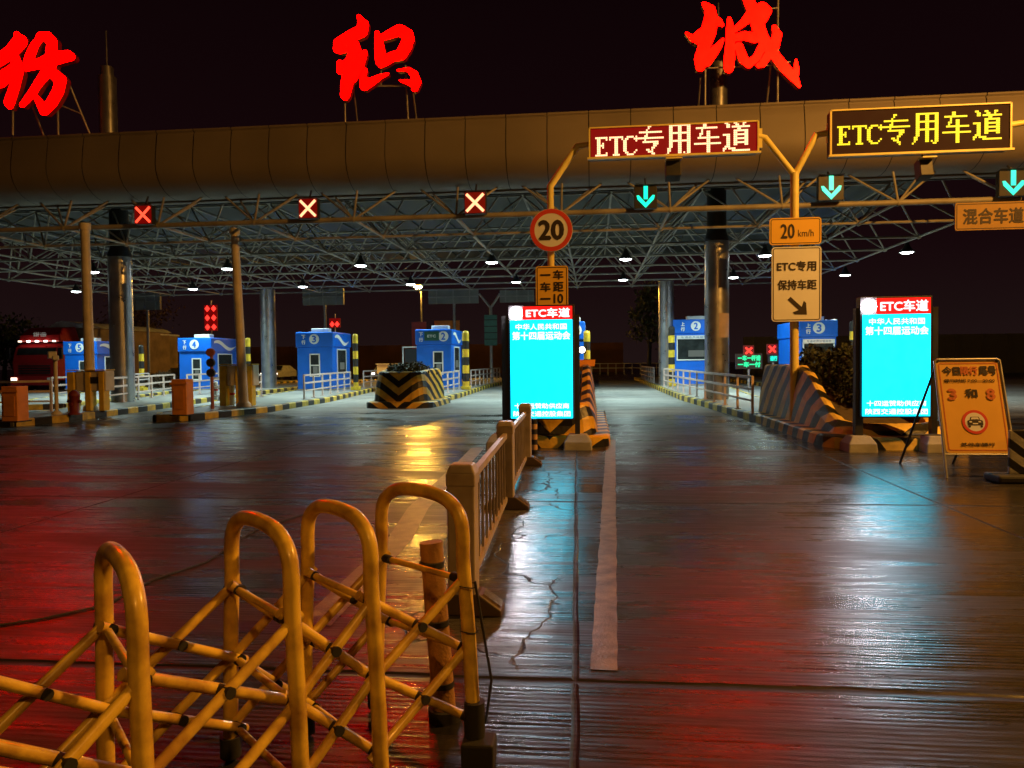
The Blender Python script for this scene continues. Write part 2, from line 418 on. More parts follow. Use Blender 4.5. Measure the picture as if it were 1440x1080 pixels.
    hgt = mth('MULTIPLY', gx, 0.0008)
    hgt = mth('ADD', hgt, mth('MULTIPLY', noise(1.6, 4, mp2.outputs[0]), 0.012))
    hgt = mth('ADD', hgt, mth('MULTIPLY', noise(110, 3), 0.0016))
    hgt = mth('SUBTRACT', hgt, mth('MULTIPLY', dark, 0.02))
    bp = N.new('ShaderNodeBump'); bp.inputs['Strength'].default_value = 0.8; bp.inputs['Distance'].default_value = 1.0
    L.new(hgt, bp.inputs['Height']); L.new(bp.outputs['Normal'], b.inputs['Normal'])
    return m
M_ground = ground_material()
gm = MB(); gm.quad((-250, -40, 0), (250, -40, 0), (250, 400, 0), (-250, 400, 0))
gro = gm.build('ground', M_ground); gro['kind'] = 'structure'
gro.data.transform(Matrix.Translation(gro.location)); gro.location = (0, 0, 0)

M_mark = mat('worn white road paint', (0.27, 0.22, 0.18), 0.36, 0, 0.3, 7, 0.3, dirt=(0.06, 0.05, 0.045))
def strip_line(pts, w0, w1, name='lane_marking'):
    mb = MB(); n = len(pts)
    L_, R_ = [], []
    for i, p in enumerate(pts):
        t = (Vector(pts[min(i + 1, n - 1)]) - Vector(pts[max(0, i - 1)])); t = Vector((t[0], t[1])).normalized()
        w = w0 + (w1 - w0) * i / (n - 1); j = random.uniform(-0.006, 0.006)
        L_.append((p[0] - t.y * w / 2 + j, p[1] + t.x * w / 2, 0.004)); R_.append((p[0] + t.y * w / 2 + j, p[1] - t.x * w / 2, 0.004))
    for i in range(n - 1): mb.quad(R_[i], R_[i + 1], L_[i + 1], L_[i])
    o = mb.build(name, M_mark); o['kind'] = 'structure'; return o
def lerp_pts(a, b, n): return [(a[0] + (b[0] - a[0]) * k / n, a[1] + (b[1] - a[1]) * k / n) for k in range(n + 1)]
a, b_ = G(847, 943), G(859, 618)
strip_line(lerp_pts((a.x + 0.01, a.y), (b_.x, b_.y), 70), 0.14, 0.18)
pl = [G(440, 880), G(561, 760), G(587, 715), G(655, 648), G(672, 630)]
strip_line([(p.x, p.y) for p in pl], 0.22, 0.24)
strip_line(lerp_pts((5.6, 13.6), (10.5, 10.6), 6), 0.15, 0.15)

# ================================================================== CANOPY
canopy = thing('toll_canopy', (-8, 34, 0), 'wide toll plaza roof with curved metal fascia, open steel space frame and round columns', 'canopy')
XL, XR = -29.3, 11.7
NY = 8; SP = 3.2; Y0 = 22.4
ZB, ZT = 5.95, 7.55
nxb = int(round((XR - XL) / SP)) ; sx = (XR - XL) / nxb
sf = MB()
bx = [XL + sx * i for i in range(nxb + 1)]; by = [Y0 + SP * j for j in range(NY)]
tx = [XL + sx * (i + .5) for i in range(nxb)]; ty = [Y0 + SP * (j + .5) for j in range(NY - 1)]
for j, y in enumerate(by):
    sf.tube((bx[0], y, ZB), (bx[-1], y, ZB), 0.085 if j == 0 else 0.048, 6)
for x in bx: sf.tube((x, by[0], ZB), (x, by[-1], ZB), 0.042, 6)
for y in ty: sf.tube((tx[0], y, ZT), (tx[-1], y, ZT), 0.045, 6)
for x in tx: sf.tube((x, ty[0], ZT), (x, ty[-1], ZT), 0.045, 6)
for j, y in enumerate(ty):
    for i, x in enumerate(tx):
        for dx in (0, 1):
            for dy in (0, 1):
                sf.tube((x, y, ZT), (bx[i + dx], by[j + dy], ZB), 0.034, 5, caps=False)
for j, y in enumerate(by):           # bolted ball nodes
    for x in bx:
        sf.lathe((x, y, ZB), [(0, -.1), (.085, -.06), (.1, 0), (.085, .06), (0, .1)], 8)
# braces up to the fascia
for x in bx:
    sf.tube((x, by[0], ZB), (x + sx / 2, 23.1, 7.2), 0.035, 5); sf.tube((x, by[0], ZB), (x - sx / 2, 23.1, 7.2), 0.035, 5)
    sf.tube((x, by[0], ZB), (x, 22.8, 6.95), 0.035, 5)
sf.build('space_frame', M_pipe, canopy)
dk = MB(); dk.box(((XL + XR) / 2, 34.2, 7.95), (XR - XL + .4, 22.8, 0.1))
for i in range(26):
    x = XL + 0.8 + i * (XR - XL - 1.6) / 25
    dk.box((x, 34.2, 7.86), (0.08, 22.6, 0.08))
dk.build('roof_deck', M_deck, canopy)
# fascia: curved section swept along X, one panel after another with dark seams
prof = []
for (y_, z_) in ((23.3, 6.9), (23.0, 6.88), (22.7, 6.92), (22.42, 7.02), (22.2, 7.17), (22.05, 7.36), (21.97, 7.56), (21.95, 7.75), (21.98, 8.05), (22.03, 8.4), (22.08, 8.66), (22.12, 8.7), (22.04, 8.71), (22.02, 8.78), (22.4, 8.80)):
    prof.append((y_, z_))
FX0, FX1, PW = XL - 3.2, 16.5, 1.2
fa, se = MB(), MB()
x = FX0
npan = int((FX1 - FX0) / PW)
for i in range(npan):
    random.seed(900 + i)
    xa, xb = FX0 + i * PW + 0.012, FX0 + (i + 1) * PW - 0.012
    jy = random.uniform(-0.008, 0.008)
    vs = [(xx, y + jy, z) for (y, z) in prof for xx in (xa, xb)]
    fa.add(vs, [(2 * k, 2 * k + 1, 2 * k + 3, 2 * k + 2) for k in range(len(prof) - 1)], 0, True)
    se.add([(xx, y + .03, z) for (y, z) in prof for xx in (xb - .005, xb + .029)], [(2 * k, 2 * k + 1, 2 * k + 3, 2 * k + 2) for k in range(len(prof) - 1)], 0, True)
fa.box(((FX0 + FX1) / 2, 23.15, 8.75), (FX1 - FX0, 1.5, 0.06))
fa.box(((FX0 + FX1) / 2, 23.45, 6.87), (FX1 - FX0, 0.3, 0.05))
fas = fa.build('fascia', M_fascia, canopy); se.build('seam', M_seam, fas)
bk = MB(); bk.box(((FX0 + FX1) / 2, 23.9, 7.8), (FX1 - FX0, 0.06, 1.86)); bk.build('fascia_back', M_deck, canopy)
# columns
cols = [(G(172, 573), 0.43, (161, 108), 0.3), (G(1008, 553), 0.42, (1011, 75), 0.28)]
COLXY = []
for (g, rr, (mx_, my_), mr_) in cols:
    c = MB(); Yc = 27.4; xx = atX(172 if g.x < -5 else 1008, Yc)
    COLXY.append((xx, Yc))
    c.tube((xx, Yc, 0), (xx, Yc, 5.75), rr, 28); c.tube((xx, Yc, 5.15), (xx, Yc, 5.22), rr + .012, 28)
    c.build('column', M_steel, canopy)
    hd = MB(); hd.lathe((xx, Yc, 0), [(rr * .98, 5.75), (rr * 1.02, 5.82), (rr * .8, 6.1), (rr * .8, 7.6)], 24); hd.build('column_head', M_darkm, canopy)
    ms = MB(); Ym = 25.2; xm = atX(mx_, Ym); zt = zat(mx_, my_, Ym)
    ms.tube((xm, Ym, 7.6), (xm, Ym, zt), mr_, 20); ms.tube((xm, Ym, zt), (xm, Ym, zt + .35), mr_ * .72, 16); ms.tube((xm, Ym, zt + .35), (xm, Ym, zt + 1.6), .03, 6)
    ms.build('mast', M_steel, canopy)
for px_, rr in ((378, .43), (937, .42)):
    xx = atX(px_, 42.3); c = MB(); c.tube((xx, 42.3, 0), (xx, 42.3, 5.9), rr, 24); c.build('column', M_steel, canopy)
    COLXY.append((xx, 42.3))
# thin props reaching the front chord
for (bp_, tp_) in (((128, 577), (120, 346)), ((343, 572), (330, 338))):
    g = G(*bp_, 0.2); tY = 22.4 if False else g.y
    t = at(tp_[0], tp_[1], g.y)
    c = MB(); c.tube(g, (t.x, g.y, 5.9), 0.155, 14, r2=0.13)
    c.lathe((g.x, g.y, .2), [(.24, 0), (.22, .1), (.17, .16)], 14)
    c.tube((t.x, g.y, 5.8), (t.x, g.y, 6.0), .17, 14)
    c.build('support_post', M_cream, canopy)

# canopy lamps
lampY = (30.6, 38.4)
lampX = [(-28.2, 'left end'), (-21.5, ''), (-15.4, ''), (-9.6, ''), (-4.1, ''), (1.3, ''), (6.7, ''), (12.0, '')]
proto = None
rows = ['front', 'rear']
places = ['at the far left end of the roof', 'beside the left front column', 'above the booth numbered 4', 'between the booths numbered 3 and 2', 'above the lane right of booth 2', 'above the open lane with the green arrow', 'behind the right front column', 'at the right edge of the roof']
def make_lamp(loc):
    e = thing('canopy_lamp', loc, 'x', 'lamp', 'lamps hung under the canopy')
    x, y, z = loc
    h = MB(); h.lathe((x, y, z), [(.0, .42), (.07, .42), (.09, .3), (.17, .16), (.28, .03), (.29, 0), (.27, .02), (.17, .14)], 16)
    h.tube((x, y, z + .4), (x, y, ZB + .3), .015, 5)
    h.build('housing', M_darkm, e)
    l = MB(); l.lathe((x, y, z), [(.24, .025), (.21, -.01), (.12, -.035), (0, -.045)], 16); l.build('lens', M_lens_w, e)
    return e
for r_i, y in enumerate(lampY):
    for k, (x, _) in enumerate(lampX):
        zz = 5.62
        xq = x + (0.2 if r_i else 0)
        if proto is None:
            proto = make_lamp((xq, y, zz)); o = proto
        else:
            o = copy_tree(proto); o.location = (xq, y, zz)
        o['label'] = 'round white lit lamp of the %s row %s' % (rows[r_i], places[k])
        ld = bpy.data.lights.new('canopy light', 'AREA'); ld.shape = 'DISK'; ld.size = 0.6; ld.spread = R(150); ld.energy = 300; ld.color = (0.72, 1.0, 0.93)
        lo = bpy.data.objects.new('canopy_light', ld); COL.objects.link(lo); lo.location = (xq, y, zz - .06)
        if k % 2 == r_i or True:
            pd = bpy.data.lights.new('lamp spill', 'POINT'); pd.energy = 4.5; pd.color = (0.85, 1.0, 0.9); pd.shadow_soft_size = 0.25
            po = bpy.data.objects.new('lamp_spill', pd); COL.objects.link(po); po.location = (xq, y, zz - .35)

# ================================================================== RED LETTERS on the roof
def sdf_mesh(strokes, cell, extra_pts=()):
    """union of round brush strokes -> polygon cells and outline"""
    xs = [p[0] for s in strokes for p in s]; ys = [p[1] for s in strokes for p in s]
    pad = 90
    x0, y0 = min(xs) - pad, min(ys) - pad
    nx = int((max(xs) + pad - x0) / cell) + 2; ny = int((max(ys) + pad - y0) / cell) + 2
    segs = []
    for s in strokes:
        if len(s) == 1: segs.append((s[0], s[0]))
        for a, b in zip(s, s[1:]): segs.append((a, b))
    val = {}
    def f(x, y):
        best = 1e9
        for a, b in segs:
            dx, dy = b[0] - a[0], b[1] - a[1]; l2 = dx * dx + dy * dy
            t = 0 if l2 == 0 else max(0, min(1, ((x - a[0]) * dx + (y - a[1]) * dy) / l2))
            d = math.hypot(x - a[0] - dx * t, y - a[1] - dy * t) - (a[2] + (b[2] - a[2]) * t) * 1.03
            if d < best: best = d
        return best
    for j in range(ny + 1):
        for i in range(nx + 1): val[i, j] = f(x0 + i * cell, y0 + j * cell)
    polys, edges = [], []
    for j in range(ny):
        for i in range(nx):
            cs = [(i, j), (i + 1, j), (i + 1, j + 1), (i, j + 1)]
            vv = [val[c] for c in cs]
            if min(vv) >= 0: continue
            out, cross = [], []
            for k in range(4):
                a, b = cs[k], cs[(k + 1) % 4]; va, vb = vv[k], vv[(k + 1) % 4]
                if va < 0: out.append((x0 + a[0] * cell, y0 + a[1] * cell))
                if (va < 0) != (vb < 0):
                    t = va / (va - vb)
                    p = (x0 + (a[0] + (b[0] - a[0]) * t) * cell, y0 + (a[1] + (b[1] - a[1]) * t) * cell)
                    out.append(p); cross.append(p)
            if len(out) >= 3: polys.append(out)
            if len(cross) == 2: edges.append(cross)
    return polys, edges
LET = {
 'fang': (6.0, 0, 20, [
  [(140,168,22),(165,235,62),(100,310,58),(20,370,52),(-70,430,45)],
  [(90,330,50),(140,400,35),(150,500,42),(120,620,42),(80,740,44),(85,775,25)],
  [(110,450,36),(50,520,60),(10,570,48),(-70,580,30)],
  [(-120,520,30),(-90,660,26),(-10,600,20)],
  [(350,185,30),(290,265,34),(250,360,40),(228,440,38)],
  [(340,185,34),(400,190,40),(440,240,42),(432,340,48),(420,440,50)],
  [(228,440,38),(330,418,42),(450,372,58),(570,352,46),(600,360,32)],
  [(400,480,48),(325,580,36),(262,680,34),(190,762,24)],
  [(440,490,38),(510,560,48),(490,650,46),(440,740,46),(375,815,38),(330,740,28),(305,700,18)]]),
 'zhi': (6.35, 450, 10, [
  [(345,80,14),(385,160,48),(370,215,54),(270,260,50),(170,320,46),(160,370,40)],
  [(290,340,56),(310,400,56),(270,560,56),(240,680,52),(225,780,42),(225,808,25)],
  [(180,380,36),(250,350,50)],
  [(178,500,26),(186,565,36),(260,510,56),(330,460,56),(400,405,22)],
  [(402,420,18),(360,530,28),(300,650,24)],
  [(510,232,20),(530,350,40),(545,480,48),(545,515,26)],
  [(540,278,26),(640,235,42),(710,205,48),(780,245,50),(798,290,42)],
  [(790,280,48),(765,350,52),(722,425,48)],
  [(722,425,48),(640,445,42),(570,492,38)],
  [(405,560,15),(385,620,27),(400,698,44),(470,660,34),(540,620,21),(605,597,9)],
  [(695,565,8),(790,556,18),(840,600,33),(860,670,40),(845,725,28)],
  [(845,690,32),(780,668,21),(715,655,8)]]),
 'cheng': (7.2, 950, 0, [
  [(290,40,25),(350,100,52),(360,200,68),(430,220,42),(470,250,20)],
  [(360,200,68),(330,330,76),(290,470,58),(250,600,58),(250,675,45)],
  [(110,335,12),(180,390,34),(250,380,72),(330,330,76)],
  [(480,398,14),(440,460,33),(380,530,48),(310,620,52)],
  [(545,190,20),(555,300,42),(555,450,46),(545,600,53),(540,690,46)],
  [(600,300,26),(680,235,34),(760,160,56),(880,80,58),(920,110,52),(880,190,48)],
  [(680,-90,34),(720,-40,48),(755,40,54),(800,120,64)],
  [(800,120,66),(840,280,66),(880,380,58),(950,490,56),(1030,590,48),(1120,700,52),(1200,785,44),(1252,872,16)],
  [(1220,612,13),(1225,700,28),(1205,780,38)],
  [(610,380,36),(700,362,44),(800,380,52)],
  [(640,470,42),(690,600,46),(740,650,38),(822,580,38),(880,470,40)],
  [(1000,275,24),(1030,350,46),(1000,460,52),(935,560,40),(880,645,36),(840,662,24)]])}
def letter(key, label):
    sc_, ox, oy, strokes = LET[key]; Yl = 23.6
    polys, edges = sdf_mesh(strokes, 6.5)
    e = thing('sign_letter', at(ox + 400 / sc_, oy + 900 / sc_, Yl), label, 'sign letter', 'red sign letters on the roof')
    P = lambda p, d=0: at(ox + p[0] / sc_, oy + p[1] / sc_, Yl) + Vector((0, d, 0))
    mb = MB()
    for pol in polys: mb.add([P(p) for p in pol], [tuple(range(len(pol)))[::-1]], 0)
    for pol in polys: mb.add([P(p, .22) for p in pol], [tuple(range(len(pol)))], 1)
    for a, b in edges: mb.add([P(a), P(b), P(b, .22), P(a, .22)], [(0, 1, 2, 3)], 1)
    mb.build('lit_face', [M_redchar, M_redside], e)
    return e
def strut(e, pts, r_=0.035):
    mb = MB(); mb.path(pts, r_, 6); mb.build('support_strut', M_galv, e)
e1 = letter('fang', 'red glowing brush-stroke letter at the far left, cut off by the picture edge')
e2 = letter('zhi', 'red glowing brush-stroke letter in the middle, between the other two')
e3 = letter('cheng', 'red glowing brush-stroke letter above the red lane board, with a long hooked tail')
YL = 23.85
def Q(px, py, dy=0.0): 
    p = at(px, py, YL + dy); return p
strut(e1, [Q(18, 190), Q(18, 150)]); strut(e1, [Q(62, 192, .6), Q(42, 140, .1)]); strut(e1, [Q(82, 191), Q(81, 146), ]); strut(e1, [Q(127, 190, .8), Q(93, 108, .1)]); strut(e1, [Q(81, 146), Q(114, 160, .4)], .025)
strut(e1, [Q(-30, 194), Q(-28, 120)])
strut(e2, [Q(485.5, 174), Q(484.5, 120)]); strut(e2, [Q(574, 172), Q(570, 92)]); strut(e2, [Q(503, 176, .8), Q(497, 120, .1)], .025); strut(e2, [Q(586, 172, .8), Q(580, 122, .1)], .03); strut(e2, [Q(526, 121), Q(574, 120)], .025); strut(e2, [Q(536, 121), Q(536, 90)], .025)
strut(e3, [Q(991.5, 150), Q(992, 70)]); strut(e3, [Q(1093.5, 148), Q(1094, -20)]); strut(e3, [Q(982, 152, .8), Q(985, 110, .1)], .025); strut(e3, [Q(1078, 150, .8), Q(1084, 92, .1)], .03)
strut(e3, [Q(990, 96), Q(1085, 92)], .025); strut(e3, [Q(1085, 12), Q(1094, 11)], .025); strut(e3, [Q(1104, 88), Q(1112, 87)], .025)

# ================================================================== LANE SIGNALS
def lane_signal(px, py, size, kind, label):
    Ys = 22.05; c = at(px, py, Ys); s = size * Ys / F
    e = thing('lane_signal', (c.x, c.y + .1, c.z - s / 2), label, 'lane signal', 'lane signals under the fascia')
    mb = MB(); mb.box((c.x, c.y + .11, c.z), (s, .2, s)); mb.tube((c.x, c.y + .12, c.z + s / 2), (c.x, c.y + .3, 6.85), .03, 6)
    mb.box((c.x, c.y - .03, c.z + s / 2 + .012), (s, .1, .02))
    mb.build('housing', M_darkm, e, bevel=.01)
    if kind == 'x' or kind == 'xb':
        g = MB(); g.box((c.x, c.y, c.z), (s * .94, .012, s * .94)); g.build('glass', M_xbg, e)
        x = MB()
        for sg in (-1, 1):
            a = Vector((math.sqrt(.5), 0, sg * math.sqrt(.5))); n_ = Vector((-a.z, 0, a.x))
            x.box((c.x, c.y - .012 - (.004 if sg > 0 else 0), c.z), (s * 1.12, .012, s * .13), axes=(a, Vector((0, 1, 0)), n_))
        x.build('lit_cross', M_xbright if kind == 'xb' else M_xred, e)
    else:
        x = MB(); f = c + Vector((0, -.012, 0)); t = s * .09
        x.slab(f, XA, ZA, [(-t, s * .48), (-t, -s * .1), (t, -s * .1), (t, s * .48)], .01)
        x.slab(f + Vector((0, -.002, 0)), XA, ZA, [(0, -s * .48), (s * .36, -s * .1), (s * .40, s * .07), (s * .30, s * .08), (0, -s * .26), (-s * .30, s * .08), (-s * .40, s * .07), (-s * .36, -s * .1)][::-1], .01)
        x.build('lit_arrow', M_arrow, e)
lane_signal(201, 302, 28, 'x', 'leftmost red cross lane signal, nearest the left column')
lane_signal(433, 293, 29, 'xb', 'red cross lane signal above the booth numbered 3, middle of the three crosses')
lane_signal(668, 285, 31, 'xb', 'red cross lane signal just left of the round speed limit sign')
lane_signal(908, 277, 31, 'a', 'green down arrow lane signal under the red lane board')
lane_signal(1169, 264, 33, 'a', 'green down arrow lane signal right of the forked sign pole')
lane_signal(1425, 257, 34, 'a', 'green down arrow lane signal at the right picture edge')

# ================================================================== LED BOARDS AND SIGN POLES
BM = {
'Z': """......##........
......#.........
.....#..........
.#############..
.....#..........
....##..........
###############.
....#...........
...#########....
.........###....
.........##.....
........##......
.....##.#.......
......###.......
........##......
.........#......""",
'Y': """..############..
..##...##...##..
..##...##...##..
..##...##...##..
..############..
..##...##...##..
..##...##...##..
..##...##...##..
..############..
..##...##...##..
..##...##...##..
..##...##...##..
.##....##...##..
.##....##...##..
.#.....##.#.##..
#..........##...""",
'C': """.....##.........
.....##.........
.############...
....#...........
....#..##.......
...##..##.......
...#...##.......
..############..
.......##.......
.......##.......
###############.
.......##.......
.......##.......
.......##.......
.......##.......
.......##.......""",
'D': """.##...##...##...
..##...##..#....
..##.##########.
........##......
......########..
......##....##..
####..########..
..##..##....##..
..##..########..
..##..##....##..
..##..########..
..##..##....##..
.###............
##.####.........
#....##########.
................""",
'e': """#######.
.##...#.
.##.....
.##.#...
.####...
.##.#...
.##.....
.##.....
.##...#.
#######.""",
't': """########
#..##..#
...##...
...##...
...##...
...##...
...##...
...##...
...##...
..####..""",
'c': """..####.#
.##...##
##.....#
##......
##......
##......
##......
##.....#
.##...#.
..####.."""}
def led_text(mb, o, w, h, mi=0):
    seq = [('e', 8, 10), ('t', 8, 10), ('c', 8, 10), ('Z', 16, 16), ('Y', 16, 16), ('C', 16, 16), ('D', 16, 16)]
    total = 24 + 64; px = w / total; pz = h / 16
    x = 0; o = Vector(o)
    for k, cw, chh in seq:
        for r_, row in enumerate(BM[k].split('\n')):
            rr = r_ + (16 - chh - 1 if chh < 16 else 0)
            c = 0
            while c < len(row):
                if row[c] == '#':
                    cx = o.x - w / 2 + (x + c + .5) * px; cz = o.z + h / 2 - (rr + .5) * pz
                    mb.box((cx, o.y, cz), (px * .86, .01, pz * .8), mi)
                c += 1
        x += cw
def led_board(pl, pr, ytl, ytr, ybl, ybr, Yb, tx0, tx1, ty0, ty1, bg, dots, label, frame_rim=.05):
    cx = (pl + pr) / 2
    a, b = at(pl, (ytl + ybl) / 2, Yb), at(pr, (ytr + ybr) / 2, Yb)
    w = b.x - a.x; h = (zat(pl, ytl, Yb) - zat(pl, ybl, Yb) + zat(pr, ytr, Yb) - zat(pr, ybr, Yb)) / 2
    c = (a + b) / 2
    e = thing('led_lane_board', (c.x, Yb + .15, c.z - h / 2), label, 'led board', 'led lane boards over the road')
    mb = MB(); mb.box((c.x, Yb + .14, c.z), (w, .26, h)); mb.build('housing', M_darkm, e, bevel=.01)
    fr = MB()
    fr.box((c.x, Yb - .02, c.z - h / 2 - .01), (w + .1, .1, .045)); fr.box((c.x, Yb - .01, c.z + h / 2), (w, .05, .03))
    fr.box((c.x - w / 2, Yb - .01, c.z), (.035, .05, h)); fr.box((c.x + w / 2, Yb - .01, c.z), (.035, .05, h))
    fr.build('frame', M_polep, e)
    f = MB(); f.box((c.x, Yb, c.z), (w - .05, .012, h - .05)); f.build('display_field', bg, e)
    t0, t1 = at(tx0, (ty0 + ty1) / 2, Yb), at(tx1, (ty0 + ty1) / 2, Yb)
    hh = zat((tx0 + tx1) / 2, ty0, Yb) - zat((tx0 + tx1) / 2, ty1, Yb)
    d = MB(); led_text(d, ((t0.x + t1.x) / 2, Yb - .014, c.z + (0.0 if dots is M_ledred else .02)), t1.x - t0.x, hh); d.build('lit_text', dots, e)
    return c, w, h
YB = 16.9
cA = led_board(829, 1066, 180, 171, 223, 214, YB, 837, 1057, 174, 218, M_ledredbg, M_ledred, 'red lit board of dot lettering over the open lane, left of the forked pole')
cB = led_board(1168, 1421, 157, 144, 220, 209, YB, 1177, 1411, 160, 204, M_ledyelbg, M_ledyel, 'dark board with yellow dot lettering, right of the forked pole')

# pole A
pAx = atX(776, YB + .25); YP = YB + .25
def pole_thing(x, label, group='sign poles between the lanes'):
    return thing('sign_pole', (x, YP, 0), label, 'sign pole', group)
eA = pole_thing(pAx, 'yellow lit pole behind the left screen, its bent top reaching to the red board')
mb = MB()
tl = at(812, 206, YP); kn = at(775, 262, YP)
mb.path([(pAx, YP, 0), (pAx, YP, kn.z), (tl.x, YP, tl.z), (cA[0].x - cA[1] / 2 + .05, YP, tl.z + .05)], [.085, .08, .075, .05], 14)
mb.build('pole', M_polep, eA)
eB = pole_thing(atX(1118, YP), 'yellow lit forked pole between the red board and the yellow board')
mb = MB(); bxx = atX(1117, YP); k = at(1116, 243, YP)
mb.path([(bxx, YP, 0), (bxx, YP, k.z)], [.095, .09], 14)
a1 = at(1076, 194, YP); a2 = at(1148, 190, YP); a3 = at(1170, 186, YP)
mb.path([(bxx, YP, k.z - .06), (a1.x, YP, a1.z), (cA[0].x + cA[1] / 2 - .03, YP, a1.z + .06)], .07, 12)
mb.path([(bxx, YP, k.z - .06), (a2.x, YP, a2.z), (a3.x, YP, a3.z)], .07, 12)
mb.build('pole', M_polep, eB)
mb = MB()
for sgx in (-1, 1):
    ez = at(1068 if sgx < 0 else 1166, 195 if sgx < 0 else 188, YP)
    mb.box((ez.x, YP, ez.z), (.1, .1, .42))
mb.build('bracket', M_polep, eB)
eC = pole_thing(atX(1478, YP), 'pole at the right picture edge whose arm holds the yellow board')
mb = MB(); bxx = atX(1478, YP); k = at(1478, 240, YP); a1 = at(1436, 172, YP); a0 = at(1422, 176, YP)
mb.path([(bxx, YP, 0), (bxx, YP, k.z)], .095, 14); mb.path([(bxx, YP, k.z - .06), (a1.x + .15, YP, a1.z), (a0.x - .05, YP, a0.z)], .07, 12)
arm = at(1400, 303, YP); mb.tube((arm.x, YP, arm.z), (bxx, YP, arm.z), .03, 8)
mb.build('pole', M_polep, eC)

# small cameras/lights below boards
def cam_box(px, py, w, h, label):
    c = at(px, py, YB + .1); e = thing('lane_camera', c - Vector((0, 0, .2)), label, 'camera', 'lane cameras under the boards')
    mb = MB(); ww, hh = w * YB / F, h * YB / F
    ax = Vector((1, 0, 0)); az = Vector((0, .25, .97)).normalized(); ay = az.cross(ax)
    mb.box(c, (ww, .3, hh), axes=(ax, ay, az)); mb.tube(c + Vector((0, 0, hh / 2)), c + Vector((0, .1, hh / 2 + .2)), .03, 8)
    mb.build('housing', M_darkm, e, bevel=.01)
    v = MB(); v.box(c + Vector((0, -.18, hh / 2 - .02)), (ww * 1.1, .25, .03)); v.build('visor', M_polep, e)
cam_box(946, 239, 20, 26, 'small dark camera box hanging under the red board')
cam_box(1299, 238, 16, 26, 'small dark camera box hanging under the yellow board')

# signs on poles
YS = YB + .02
def sign_panel(pxl, pxr, pyt, pyb, Y, name, label, cat, basemat, rim, rimmat, draw, r_=.06, par=None):
    cx, cy = (pxl + pxr) / 2, (pyt + pyb) / 2
    c = at(cx, cy, Y); w = (at(pxr, cy, Y).x - at(pxl, cy, Y).x); h = zat(cx, pyt, Y) - zat(cx, pyb, Y)
    e = thing(name, c - Vector((0, 0, h / 2)), label, cat, None)
    mb = MB(); plate(mb, c, w, h, r_, .03, 0); mb.build('panel', basemat, e)
    mb = MB(); ringplate(mb, c + Vector((0, -.003, 0)), w - .05, h - .05, max(.02, r_ - .02), rim, 0); mb.build('border', rimmat, e)
    mb = MB(); mb.box(c + Vector((0, .09, h * .3)), (.22, .1, .05)); mb.box(c + Vector((0, .09, -h * .3)), (.22, .1, .05)); mb.build('clamp', M_galv, e)
    t = MB(); draw(t, c + Vector((0, -.006, 0)), w, h)
    t.build('lettering', [M_signblk, M_fadered, M_signred], e)
    return e, c, w, h
# round 20
c = at(775, 323.5, YS); rr = 30 * YS / F
e = thing('speed_limit_sign', c - Vector((0, 0, rr)), 'round white sign with a red ring reading 20', 'road sign')
mb = MB(); disc(mb, c, rr, .03, 40, 0); mb.build('panel', M_signw, e)
mb = MB(); disc(mb, c + Vector((0, -.004, 0)), rr * .985, .004, 40, 0, r_in=rr * .78); mb.build('red_ring', M_signred, e)
mb = MB(); text(mb, '20', c + Vector((0, -.006, 0)), rr * 1.12, rr * .86, bold=.022); mb.build('lettering', M_signblk, e)
mb = MB(); mb.box(c + Vector((0, .09, .2)), (.22, .1, .05)); mb.box(c + Vector((0, .09, -.2)), (.22, .1, .05)); mb.build('clamp', M_galv, e)
def draw_dist(t, c, w, h):
    # four rows, two columns of characters
    rows_ = [('一', '车'), ('车', '距'), ('一', '10')]
    for i, (p, q) in enumerate(rows_):
        z = h / 2 - .17 - i * .265 - .03
        for ch, x in ((p, -w * .2), (q, w * .2)):
            hh = .2 if ch != '一' else .025
            text(t, ch, c + Vector((x, 0, z)), .22 if ch != '10' else .2, hh, bold=.008)
    text(t, '米', c + Vector((0, 0, -h / 2 + .2)), .2, .2, bold=.008)
sign_panel(753.5, 799, 374, 452, YS, 'distance_sign', 'yellow plate of black Chinese characters under the round 20 sign', 'road sign', M_signy, .018, M_signblk, draw_dist)
def draw_20(t, c, w, h):
    text(t, '20', c + Vector((-w * .15, 0, 0)), w * .26, h * .52, bold=.008)
    text(t, 'km/h', c + Vector((w * .2, 0, -h * .08)), w * .3, h * .26)
sign_panel(1082, 1155, 306, 344, YS, 'speed_plate', 'small yellow plate reading 20 km/h on the forked pole', 'road sign', M_signy, .015, M_signblk, draw_20, .07)
def draw_etc(t, c, w, h):
    text(t, 'ETC专用', c + Vector((0, 0, h * .24)), w * .78, h * .13, bold=.008)
    text(t, '保持车距', c + Vector((0.01, 0, -h * .01)), w * .78, h * .13, bold=.007)
    a = Vector((.72, 0, -.69)).normalized(); n_ = Vector((a.z * -1, 0, a.x))
    o = c + Vector((w * .03, 0, -h * .3)); L_ = w * .25
    P = lambda u, v: (a * u + n_ * v)
    pts = [(-L_, -.045), (L_ * .25, -.045), (L_ * .02, -.17), (L_ * .28, -.17), (L_, 0), (L_ * .28, .17), (L_ * .02, .17), (L_ * .25, .045), (-L_, .045)]
    t.add([o + P(*p) for p in pts], [(0, 1, 7, 8), (1, 2, 3, 4), (1, 4, 7), (4, 5, 6, 7)], 0)
sign_panel(1085, 1155, 347, 452, YS, 'lane_use_sign', 'tall white plate with ETC lettering and a slanting black arrow', 'road sign', M_signw, .018, M_signblk, draw_etc, .07)
def draw_mix(t, c, w, h):
    text(t, '混合车道', c + Vector((0.01, 0, 0)), w * .8, h * .55, bold=.009)
